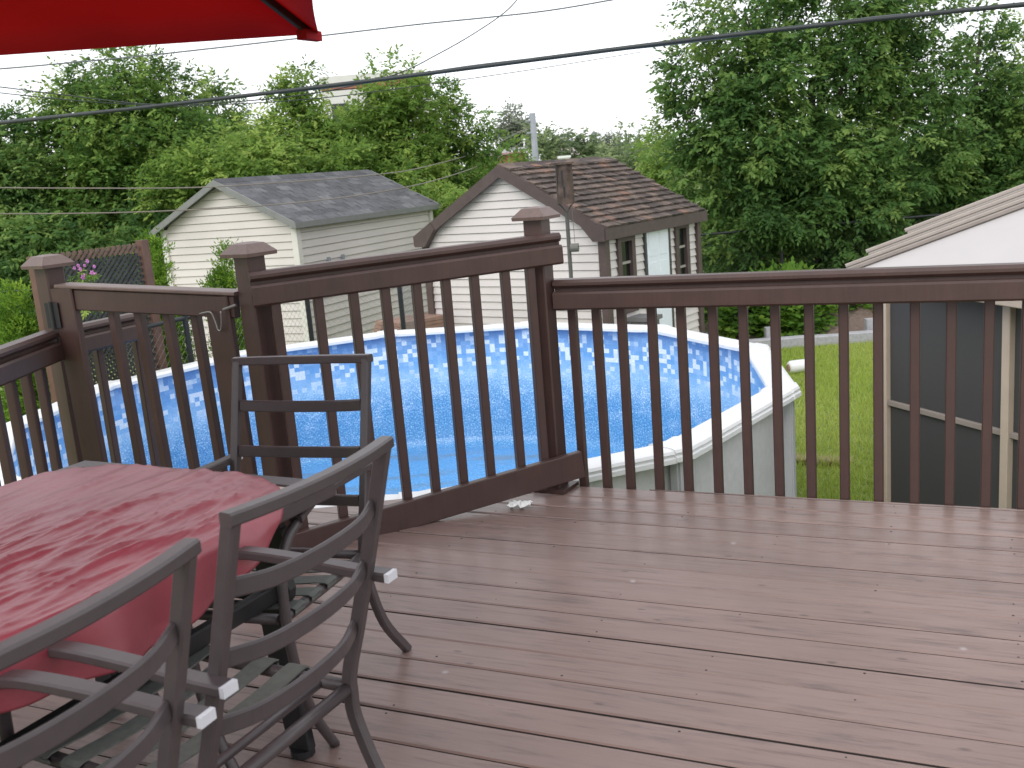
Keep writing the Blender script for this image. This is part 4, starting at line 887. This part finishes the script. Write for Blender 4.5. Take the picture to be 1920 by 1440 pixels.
for b0, b1 in ((0.03, 1.62), (1.68, 3.27)):
    MB().add([gq(0, b0, GZ + 0.03), gq(0, b1, GZ + 0.03), gq(0, b1, 0.44), gq(0, b0, 0.44)], [(0, 1, 2, 3)]).build('screen_mesh', M['screen'], gzb)
    MB().add([gq(2.3, b0, GZ + 0.03), gq(2.3, b1, GZ + 0.03), gq(2.3, b1, 0.44), gq(2.3, b0, 0.44)], [(0, 1, 2, 3)]).build('screen_mesh', M['screen'], gzb)
MB().add([gq(0.03, 3.3, GZ + 0.03), gq(2.27, 3.3, GZ + 0.03), gq(2.27, 3.3, 0.44), gq(0.03, 3.3, 0.44)], [(0, 1, 2, 3)]).build('screen_mesh', M['screen'], gzb)
MB().box(gq(1.15, 1.65, GZ + 0.02), (2.3, 3.3, 0.03), (wd_, wn_, (0, 0, 1))).build('gazebo_floor', M['concrete'], gzb)
ov = 0.30; ez = 0.49
crn = [gq(-ov - 0.1, -ov + 0.36, ez), gq(2.3 + ov, -ov, ez), gq(2.3 + ov, 3.3 + ov, ez), gq(-ov, 3.3 + ov, ez)]; apx = gq(1.15, 1.65, 1.27)
for k_ in range(4):
    a, b = crn[k_], crn[(k_ + 1) % 4]
    nn = unit(np.cross(b - a, apx - a)); nn = nn if nn[2] > 0 else -nn
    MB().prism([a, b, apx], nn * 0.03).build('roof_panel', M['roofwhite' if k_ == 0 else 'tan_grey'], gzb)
    MB().bar(a - [0, 0, 0.03], b - [0, 0, 0.03], 0.05, 0.085, 0.006).build('eave_beam', M['tan'], gzb)
# stepped hip trims along the far hip
hd_ = unit(apx - crn[0]); sidev = unit(np.cross(hd_, (0, 0, 1))); up_ = unit(np.cross(sidev, hd_))
away = unit(np.cross((0, 0, 1), hd_)); away = away if away[1] > 0 else -away
for k_, (o1, o2, st, wv, mt) in enumerate(((0.0, 0.045, -0.06, 0.085, 'tan_grey'), (0.055, 0.075, -0.06, 0.02, 'hip_light'), (0.125, 0.085, 0.12, 0.12, 'tan_grey'), (0.19, 0.115, 0.10, 0.025, 'hip_light'), (0.26, 0.125, 0.42, 0.12, 'tan_grey'), (0.33, 0.152, 0.40, 0.025, 'hip_light'))):
    a = crn[0] + hd_ * st + away * o1 + up_ * o2; b = apx + away * o1 + up_ * o2
    MB().sweep([a, b], chsec(wv, 0.03, 0.006), up=up_).build('hip_trim', M[mt], gzb)

# ------------------------------------------------------------------ birdhouse on a pole
bp = at(1064, 420, 11.25); bh = thing('birdhouse_pole', 'rusty birdhouse on a forked pole, with a tin hanging beside it', 'birdhouse', (bp[0], bp[1], GZ)); BO = np.array([bp[0], bp[1], GZ])
zf = 0.98 - GZ; zb = 1.06 - GZ; zt = 1.50 - GZ
MB().tube([(0.0, 0, 0), (0.0, 0, zf)], [0.026, 0.022], 8).build('pole', M['greenpole'], bh, True)
for sx in (-1, 1): MB().tube([(0, 0, zf - 0.02), (sx * 0.055, 0, zf + 0.06), (sx * 0.085, 0, zb), (sx * 0.088 if sx < 0 else 0.05, -0.10 if sx < 0 else 0, zb + 0.02 if sx > 0 else zt)], 0.008, 6).build('fork_arm', M['greenpole'], bh)
b = MB(); nseg = 12
b.tube([(0, 0, zb), (0, 0, zb + 0.002), (0, 0, zt - 0.02)], [0.095, 0.098, 0.094], 12); bb = b.build('house_body', M['rust'], bh)
for ang_, z0, z1 in ((-1.9, zb + 0.20, zb + 0.36), (-1.75, zb + 0.08, zb + 0.19)):
    MB().box((0.097 * math.cos(ang_), 0.097 * math.sin(ang_), (z0 + z1) / 2), (0.018, 0.006, z1 - z0), ((-math.sin(ang_), math.cos(ang_), 0), (math.cos(ang_), math.sin(ang_), 0), (0, 0, 1))).build('slit', M['black'], bb)
MB().box((-0.02, 0, zt - 0.008), (0.26, 0.23, 0.022)).build('house_lid', M['rust'], bh)
MB().tube([(0.06, -0.02, zf + 0.05), (0.066, -0.02, zf - 0.35)], 0.003, 5).build('chain', M['can'], bh)
MB().tube([(0.012, -0.05, zf - 0.40), (0.10, -0.07, zf - 0.40)], [0.048, 0.048], 12).build('hanging_tin', M['can'], bh)

# ------------------------------------------------------------------ utility pole, lamp, cables, distant buildings
ptop, pbot = at(998, 212, 45), at(1008, 305, 45)
up = thing('utility_pole', 'grey utility pole standing between the far trees', 'pole', (ptop[0], ptop[1], GZ))
MB().tube([(0, 0, 0), (0, 0, ptop[2] - GZ)], [0.16, 0.13], 10).build('pole_shaft', M['polegrey'], up, True)
for z_ in (0.35, 0.85): MB().tube([(-0.05, 0, ptop[2] - GZ - z_), (-0.3, -0.1, ptop[2] - GZ - z_ + 0.02)], 0.05, 8).build('insulator', M['polegrey'], up)
lp_ = at(985, 298, 70); lm = thing('street_lamp', 'thin white street lamp left of the utility pole', 'street lamp', (lp_[0], lp_[1], GZ)); lz = at(983, 258, 70)[2] - GZ
MB().tube(smooth_path([(0, 0, 0), (0, 0, lz * 0.9), (0.08, 0, lz * 0.97), (0.6, 0, lz)], 6), 0.06, 6).build('lamp_post', M['white'], lm, True)
MB().box((0.85, 0, lz), (0.5, 0.2, 0.1)).build('lamp_head', M['white'], lm)
def cable(label, pts, r, mat, group='overhead cables'):
    P = smooth_path([at(x, y, Y) for x, y, Y in pts], 10); O = np.array(P[0])
    o = MB().tube([p - O for p in P], r, 6).build('overhead_cable', M[mat], None, True); o.location = tuple(O); return tag(o, label, 'cable', group)
cable('thickest black cable crossing the whole picture in front of the trees', [(-120, 245, 11.5), (0, 231, 11.2), (300, 198, 10.7), (640, 158, 10.1), (900, 125, 9.7), (1300, 74, 9.1), (1640, 36, 8.7), (1920, 8, 8.4), (2100, -12, 8.2)], 0.021, 'cable')
cable('thin messenger wire twisted round the thickest black cable', [(-120, 241, 11.5), (0, 228, 11.2), (300, 196, 10.7), (640, 162, 10.1), (900, 121, 9.7), (1300, 79, 9.1), (1640, 32, 8.7), (1920, 12, 8.4), (2100, -12, 8.2)], 0.007, 'grey_wire')
cable('thin twisted wire just under the red umbrella edge', [(-120, 136, 14), (0, 129, 14), (137, 117, 14), (275, 104, 14), (412, 89, 14), (516, 77, 14), (653, 61, 14), (790, 45, 14), (930, 31, 14), (1040, 18, 14), (1180, -6, 14)], 0.010, 'grey_wire')
cable('sagging wire that rises from the far white building to the sky', [(-120, 150, 13), (0, 163, 13), (120, 178, 13), (290, 196, 13), (450, 190, 13), (600, 173, 13.5), (740, 140, 14), (820, 102, 14.5), (890, 62, 15), (950, 20, 15.5), (985, -20, 16)], 0.008, 'cable')
cable('sagging wire crossing the thick cable over the tallest tree', [(-120, 158, 13), (0, 174, 13), (150, 189, 13), (290, 198, 13.3), (400, 197, 13.6), (600, 184, 14.5), (790, 160, 16), (1000, 130, 18), (1200, 98, 21)], 0.007, 'cable')
cable('upper tan wire sagging from the utility pole over the grey shed', [(993, 237, 45), (945, 262, 34), (900, 284, 26), (800, 312, 17), (700, 328, 13.6), (500, 344, 12), (350, 352, 11.6), (180, 353, 11.3), (0, 352, 11), (-120, 350, 10.5)], 0.008, 'cable2', 'wires from the utility pole')
cable('lower tan wire sagging from the utility pole across the cream siding', [(995, 256, 45), (960, 279, 34), (920, 302, 26), (830, 334, 17), (700, 362, 13.4), (500, 385, 12), (300, 396, 11.6), (150, 400, 11.3), (0, 401, 11), (-120, 402, 10.5)], 0.008, 'cable2', 'wires from the utility pole')
# white building behind the trees
bA = at(600, 148, 75); bB = at(790, 140, 75); ztop = at(700, 134, 75)[2]
ab = thing('distant_building', 'far white building with a red brick band, showing above the trees', 'building', ((bA[0] + bB[0]) / 2, 79, GZ)); AW = bB[0] - bA[0]; AH = ztop - GZ
MB().box((0, 0, AH / 2 - 0.55), (AW, 8, AH - 1.1), None).build('wall', M['apt'], ab)
MB().box((0, 0, AH - 0.82), (AW + 0.05, 8.05, 0.42)).build('brick_band', M['apt_band'], ab)
MB().prism([(-AW / 2 - 0.1, -4.1, AH - 0.60), (AW / 2 + 0.1, -4.1, AH - 0.60), (AW / 2 + 0.1, 4.1, AH - 0.60), (-AW / 2 - 0.1, 4.1, AH - 0.60)], (0, 0, 0.5)).build('parapet', M['apt'], ab)
for k_ in range(3): MB().box((-AW / 3 + k_ * AW / 3, -4.02, AH - 2.6), (1.2, 0.1, 1.2)).build('window', M['glass'], ab)
def low_house(name, label, px0, px1, pyt, pye, Y, wallm, roofm):
    a, b = at(px0, pye, Y), at(px1, pye, Y); zt_ = at((px0 + px1) / 2, pyt, Y)[2] - GZ; ze_ = at((px0 + px1) / 2, pye, Y)[2] - GZ; W = b[0] - a[0]
    h = thing(name, label, 'house', ((a[0] + b[0]) / 2, Y + 3, GZ))
    MB().box((0, 0, ze_ / 2), (W, 5.6, ze_)).build('wall', M[wallm], h)
    MB().prism([(-W / 2 - .3, -3.1, ze_ - .1), (-W / 2 - .3, 3.1, ze_ - .1), (-W / 2 - .3, 0, zt_)], (W + .6, 0, 0)).build('roof', M[roofm], h)
    for k_ in (-0.25, 0.25): MB().box((W * k_, -2.82, ze_ * 0.5), (W * 0.18, 0.08, ze_ * 0.35)).build('window', M['glass'], h)
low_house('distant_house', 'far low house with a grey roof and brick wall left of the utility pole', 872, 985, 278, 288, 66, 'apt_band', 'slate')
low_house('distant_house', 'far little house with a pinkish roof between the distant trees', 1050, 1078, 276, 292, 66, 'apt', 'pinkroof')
wb = at(1058, 302, 50); wz = at(1058, 292, 50)[2] - GZ
vb = thing('distant_shed', 'small white hut peeping over the brown shingle ridge', 'hut', (wb[0], wb[1], GZ)); MB().box((0, 0, (wz - 0.1) / 2), (0.52, 0.6, wz - 0.1)).build('hut_wall', M['white'], vb); MB().box((0.0, 0, wz - 0.05), (0.62, 0.7, 0.1)).build('hut_roof', M['white'], vb)

# ------------------------------------------------------------------ table, cloth, umbrella
TL = np.array([-0.47, -0.883, 0]); TW = np.array([0.883, -0.47, 0]); TC = np.array([-1.285, 2.929, 0]) + TW * 0.46 - TL * -0.8
TZ = 0.715
tb = thing('patio_table', 'grey framed patio table with beige top under the burgundy cloth', 'table', (TC[0], TC[1], 0), math.atan2(TW[1], TW[0]))
hw, hl, bw = 0.46, 0.80, 0.065
frm = MB(); ring = lambda s_, z: [(-hw + s_, -hl + s_, z), (hw - s_, -hl + s_, z), (hw - s_, hl - s_, z), (-hw + s_, hl - s_, z)]
vv = ring(0.004, TZ - 0.04) + ring(0, TZ - 0.035) + ring(0, TZ - 0.006) + ring(0.006, TZ) + ring(bw - 0.004, TZ) + ring(bw, TZ - 0.004) + ring(bw, TZ - 0.04)
frm.add(vv, [(r_ * 4 + k, r_ * 4 + (k + 1) % 4, ((r_ + 1) % 7) * 4 + (k + 1) % 4, ((r_ + 1) % 7) * 4 + k) for r_ in range(7) for k in range(4)]); frm.build('table_frame', M['metal'], tb)
for ix in range(3):
    for iy in range(5):
        tw, tl_ = (2 * hw - 2 * bw) / 3, (2 * hl - 2 * bw) / 5
        MB().box((-hw + bw + tw * (ix + .5), -hl + bw + tl_ * (iy + .5), TZ - 0.014), (tw - 0.005, tl_ - 0.005, 0.02)).build('top_tile', M['stone'], tb)
MB().box((0, 0, TZ - 0.032), (2 * hw - 2 * bw + 0.01, 2 * hl - 2 * bw + 0.01, 0.01)).build('top_backing', M['metal'], tb)
for sx in (-1, 1):
    for sy in (-1, 1):
        lg = MB(); x0, y0 = sx * (hw - 0.10), sy * (hl - 0.14)
        pts = [(x0, y0, TZ - 0.042), (x0 * 0.97, y0, 0.60), (x0 * 0.92, y0, 0.50), (x0 * 0.90, y0, 0.40), (x0 * 0.93, y0, 0.25), (x0 * 1.0, y0, 0.02)]
        lg.sweep(smooth_path(pts, 4), chsec(0.075, 0.028, 0.004), up=(0, 1, 0))
        for zc, ww in ((0.60, 0.12), (0.54, 0.10), (0.47, 0.115)): lg.tube([(x0 * 0.95, y0 - 0.013, zc), (x0 * 0.95, y0 + 0.013, zc)], ww / 2, 12)
        lg.tube([(x0, y0, 0), (x0, y0, 0.02)], 0.032, 10, up=(0, 1, 0)); lg.build('leg', M['black'], tb)
for sx in (-1, 1): MB().bar((sx * (hw - 0.11), -hl + 0.16, 0.46), (sx * (hw - 0.11), hl - 0.16, 0.46), 0.03, 0.045, 0.004).build('side_stretcher', M['black'], tb)
for sy in (-1, 1): MB().bar((-hw + 0.12, sy * (hl - 0.14), 0.45), (hw - 0.12, sy * (hl - 0.14), 0.45), 0.03, 0.05, 0.004).build('end_stretcher', M['black'], tb)

def vn(x, y, s=1.0):
    return (math.sin(x * 5.1 * s + 1.7 * math.sin(y * 3.3 * s)) + math.sin(y * 7.3 * s + 2.1 * math.sin(x * 4.7 * s + 1)) * 0.7 + math.sin((x * 11 + y * 3.7) * s + 0.6) * 0.5) / 2.2
def cloth():
    c0 = np.array([0.0, 0.065]); Rc = 0.715; nr_, na = 110, 300; vs = []
    for i in range(nr_ + 1):
        r = Rc * i / nr_
        for j in range(na):
            a = 2 * math.pi * j / na; rm = r * (1 + 0.02 * math.sin(3 * a + 1) + 0.012 * math.sin(7 * a))
            ca_, sa_ = math.cos(a), math.sin(a); se = (abs(ca_ / 0.84) ** 2.6 + abs(sa_) ** 2.6) ** (-1 / 2.6); x, y = c0[0] + rm * se * ca_, c0[1] + rm * se * sa_
            ox, oy = max(0.0, abs(x) - hw), max(0.0, abs(y) - hl); over = math.hypot(ox, oy)
            # long creases running roughly along the table, in local metres
            cr = 0.0
            for kx, ky, ph, am in ((13, 2.2, 0.3, 1.0), (21, -3.0, 1.9, 0.7), (34, 4.0, 0.8, 0.45), (8, 3.1, 2.6, 0.8), (55, -6, 0.2, 0.35), (83, 7, 1.2, 0.3), (47, 9, 2.2, 0.35)):
                sgn = math.sin(kx * x + ky * y + ph + 1.1 * vn(x * 0.8, y * 0.5) * 2)
                cr += am * (1 - abs(sgn)) ** 3.0
            amp = 0.0105 * (0.35 + 0.65 * max(0, min(1, 0.55 + 0.8 * vn(x * .5 + 3, y * .45 + 1)))) * (0.5 + 0.5 * min(1, max(0, (x + 0.5) / 0.6)))
            z = TZ + 0.006 + amp * cr
            X, Y = x, y
            if over > 0:
                ex, ey = (math.copysign(min(abs(x), hw), x), math.copysign(min(abs(y), hl), y)); nx, ny = (x - ex) / over, (y - ey) / over
                fold = 0.014 * math.sin(14 * (y if ox > oy else x) + 1.2) + 0.012 * math.sin(31 * (y if ox > oy else x))
                dz = over * 0.94 if over > 0.02 else over * 0.6
                bulge = 0.022 + over * 0.04 + fold * min(1, over / 0.12)
                X, Y = ex + nx * min(bulge, over), ey + ny * min(bulge, over)
                z = TZ + 0.004 + amp * cr * max(0, 1 - over / 0.05) - dz
            vs.append((X, Y, z))
    fs = []
    for i in range(1, nr_):
        for j in range(na):
            j2 = (j + 1) % na; fs.append((i * na + j, i * na + j2, (i + 1) * na + j2, (i + 1) * na + j))
    cidx = len(vs); vs.append((c0[0], c0[1], TZ + 0.012))
    fs += [(cidx, na + j, na + (j + 1) % na) for j in range(na)]
    b = MB(); b.add(vs, fs); me = b.mesh('tablecloth', M['cloth']); me.polygons.foreach_set('use_smooth', [True] * len(me.polygons))
    bmm = bmesh.new(); bmm.from_mesh(me); bmesh.ops.delete(bmm, geom=[v for v in bmm.verts if not v.link_faces], context='VERTS'); bmm.to_mesh(me); bmm.free()
    o = put('tablecloth', me, None, (TC[0], TC[1], 0), math.atan2(TW[1], TW[0])); tag(o, 'creased burgundy vinyl tablecloth draped over the patio table', 'tablecloth')
    so = o.modifiers.new('thick', 'SOLIDIFY'); so.thickness = 0.0015
cloth()

UC = np.array([-1.262, 2.10, 0]); um = thing('patio_umbrella', 'open red patio umbrella over the table', 'umbrella', (UC[0], UC[1], 0), R(5.0))
uz, ua = 1.918, 2.44
cor = [np.array([0.855 * sx, 1.15 * sy, uz]) for sx, sy in ((1, 1), (-1, 1), (-1, -1), (1, -1))]
tips = [cor[0], cor[1], (cor[1] + cor[2]) / 2 * np.array([1.10, 1, 1]), cor[2], cor[3], (cor[3] + cor[0]) / 2 * np.array([1.10, 1, 1])]; apex = np.array([0, 0, ua])
for k in range(6):
    a, b2 = tips[k], tips[(k + 1) % 6]; b = MB(); n = 10; idx = {}
    vs = []
    for i in range(n + 1):
        for j in range(i + 1):
            f = i / n; g = j / i if i else 0; p = apex * (1 - f) + (a * (1 - g) + b2 * g) * f
            p = p + np.array([0, 0, 0.05 * math.sin(math.pi * f)]); p = p - (p * [1, 1, 0]) * 0.012 * math.sin(math.pi * g) * f
            idx[i, j] = len(vs); vs.append(p)
    fs = []
    for i in range(n):
        for j in range(i + 1):
            fs.append((idx[i, j], idx[i + 1, j], idx[i + 1, j + 1]))
            if j < i: fs.append((idx[i, j], idx[i + 1, j + 1], idx[i, j + 1]))
    me = b.add(vs, fs).mesh('canopy_panel', M['canopy']); me.polygons.foreach_set('use_smooth', [True] * len(fs)); o = put('canopy_panel', me, um)
    sm = o.modifiers.new('thick', 'SOLIDIFY'); sm.thickness = 0.002
for k in range(6):
    t_ = tips[k]; pts = [apex * (1 - f) + t_ * f + np.array([0, 0, -0.020 + 0.05 * math.sin(math.pi * f)]) for f in np.linspace(0.04, 0.985, 9)]
    MB().sweep(pts, chsec(0.016, 0.024, 0.002)).build('rib', M['dark_rib'], um)
    e = unit(t_ * [1, 1, 0]); s_ = np.array([-e[1], e[0], 0])
    MB().prism([t_ + s_ * 0.012 + [0, 0, 0.004] , t_ - s_ * 0.012 + [0, 0, 0.004], t_ - e * 0.08 - s_ * 0.02 + [0, 0, 0.006], t_ - e * 0.08 + s_ * 0.02 + [0, 0, 0.006]], (0, 0, -0.028)).build('rib_pocket', M['canopy'], um)
MB().tube([(0, 0, 0.10), (0, 0, ua - 0.02)], 0.019, 12, up=(0, 1, 0)).build('umbrella_pole', M['dark_rib'], um, True)
MB().tube([(0, 0, ua - 0.08), (0, 0, ua - 0.02)], 0.05, 12, up=(0, 1, 0)).build('hub', M['dark_rib'], um)
MB().tube([(0, 0, 0.0), (0, 0, 0.05), (0, 0, 0.07), (0, 0, 0.16)], [0.23, 0.22, 0.05, 0.03], 20).build('umbrella_base', M['black'], um, True)

# ------------------------------------------------------------------ chairs
def make_chair(label):
    ch = thing('patio_chair', label, 'chair', (0, 0, 0), 0, 'grey metal patio chairs round the table')
    hx = 0.217
    prof_ = smooth_path([(-0.152, 0.95), (-0.118, 0.83), (-0.078, 0.69), (-0.036, 0.55), (-0.004, 0.45), (0.002, 0.40), (-0.006, 0.32), (-0.075, 0.16), (-0.215, 0.0)], 5)
    back_y = lambda z: np.interp(z, [0.40, 0.45, 0.55, 0.69, 0.83, 0.95], [0.002, -0.004, -0.036, -0.078, -0.118, -0.152])
    for sx in (-1, 1):
        MB().sweep([(sx * hx, y, z) for y, z in prof_], chsec(0.0235, 0.029, 0.004), up=(0, 1, 0.2)).build('rear_leg', M['metal'], ch)
        ax = sx * 0.241
        arm = smooth_path([(ax, -0.112, 0.662), (ax, -0.03, 0.664), (ax, 0.12, 0.672), (ax, 0.28, 0.672), (ax, 0.38, 0.650)], 5)
        ar = MB().sweep(arm, chsec(0.037, 0.021, 0.004)).build('armrest', M['metal'], ch)
        MB().box((ax, -0.117, 0.662), (0.034, 0.010, 0.0185)).build('end_cap', M['endcap'], ar)
        leg = smooth_path([(ax, 0.372, 0.642), (ax, 0.43, 0.615), (ax, 0.472, 0.55), (ax, 0.482, 0.43), (ax, 0.466, 0.29), (ax, 0.415, 0.14), (ax, 0.33, 0.0)], 5)
        MB().tube(leg, 0.0135, 8, up=(1, 0, 0)).build('front_leg', M['metal'], ch, True)
        MB().tube([(sx * hx, 0.0, 0.405), (sx * hx, 0.25, 0.410), (sx * hx, 0.462, 0.418)], 0.0145, 8).build('seat_rail', M['metal'], ch, True)
        MB().bar((sx * (hx + 0.006), 0.462, 0.418), (ax, 0.474, 0.43), 0.02, 0.02, 0.003).build('bracket', M['metal'], ch)
        MB().bar((sx * (hx + 0.010), back_y(0.662) + 0.0, 0.660), (ax - sx * 0.015, back_y(0.662), 0.660), 0.022, 0.016, 0.003).build('arm_bolt', M['metal'], ch)
    top = smooth_path([(-hx - 0.013, -0.152, 0.952), (-0.12, -0.168, 0.950), (0, -0.174, 0.949), (0.12, -0.168, 0.950), (hx + 0.013, -0.152, 0.952)], 5)
    MB().sweep(top, chsec(0.030, 0.024, 0.004)).build('top_rail', M['metal'], ch)
    for z in (0.822, 0.690, 0.555):
        y0 = back_y(z); pts = smooth_path([(-hx + 0.013, y0, z), (-0.12, y0 - 0.026, z - 0.009), (0, y0 - 0.034, z - 0.012), (0.12, y0 - 0.026, z - 0.009), (hx - 0.013, y0, z)], 5)
        MB().sweep(pts, chsec(0.011, 0.035, 0.004)).build('back_slat', M['metal'], ch)
    for y, r_ in ((0.004, 0.0145), (0.075, 0.010), (0.462, 0.0145)):
        MB().tube([(-hx + 0.012, y, 0.405 + y * 0.028), (hx - 0.012, y, 0.405 + y * 0.028)], r_, 8).build('seat_bar', M['metal'], ch, True)
    for y in (0.15, 0.235, 0.32, 0.405):
        z = 0.424 + y * 0.028; b = MB()
        b.sweep(smooth_path([(-hx - 0.017, y, z - 0.020), (-hx - 0.010, y, z - 0.002), (-0.1, y, z - 0.012), (0.1, y, z - 0.012), (hx + 0.010, y, z - 0.002), (hx + 0.017, y, z - 0.020)], 3), chsec(0.050, 0.0035, 0), up=(0, 0.001, 1)); b.build('seat_strap', M['strap'], ch)
    return ch
def place(ch, c, f):
    ch.location = (c[0], c[1], 0); ch.rotation_euler = (0, 0, math.atan2(f[1], f[0]) - math.pi / 2)
c1 = make_chair('grey metal chair at the far end of the table, facing us')
place(c1, (-0.672, 2.842), (-0.316, -0.949))
c2 = copy_tree(c1); c2['label'] = 'grey metal chair seen whole from behind, touching the open deck'; place(c2, (-0.495, 1.796), (-0.887, 0.462))
c3 = copy_tree(c1); c3['label'] = 'grey metal chair cut off by the picture corner, next to its twin'; place(c3, (-0.721, 1.269), (-0.910, 0.414))

# ------------------------------------------------------------------ paper on the deck
pp = MB(); nx, ny = 7, 6
pv = []
for j in range(ny):
    for i in range(nx):
        x, y = -0.05 + 0.1 * i / (nx - 1), -0.035 + 0.07 * j / (ny - 1); x += 0.012 * math.sin(3.1 * j); y += 0.012 * math.sin(2.3 * i + 1)
        pv.append((x, y, 0.006 + 0.010 * abs(math.sin(2.2 * i + 1.3 * j)) + 0.012 * (1 if (i + j) % 3 == 0 else 0)))
pp.add(pv, [(j * nx + i, j * nx + i + 1, (j + 1) * nx + i + 1, (j + 1) * nx + i) for j in range(ny - 1) for i in range(nx - 1)])
po = pp.build('crumpled_paper', M['paper']); po.location = (-0.012, 4.27, 0.001); po.rotation_euler = (0, 0, R(-15)); tag(po, 'crumpled scrap of white paper on the deck boards', 'paper')
so = po.modifiers.new('thick', 'SOLIDIFY'); so.thickness = 0.001
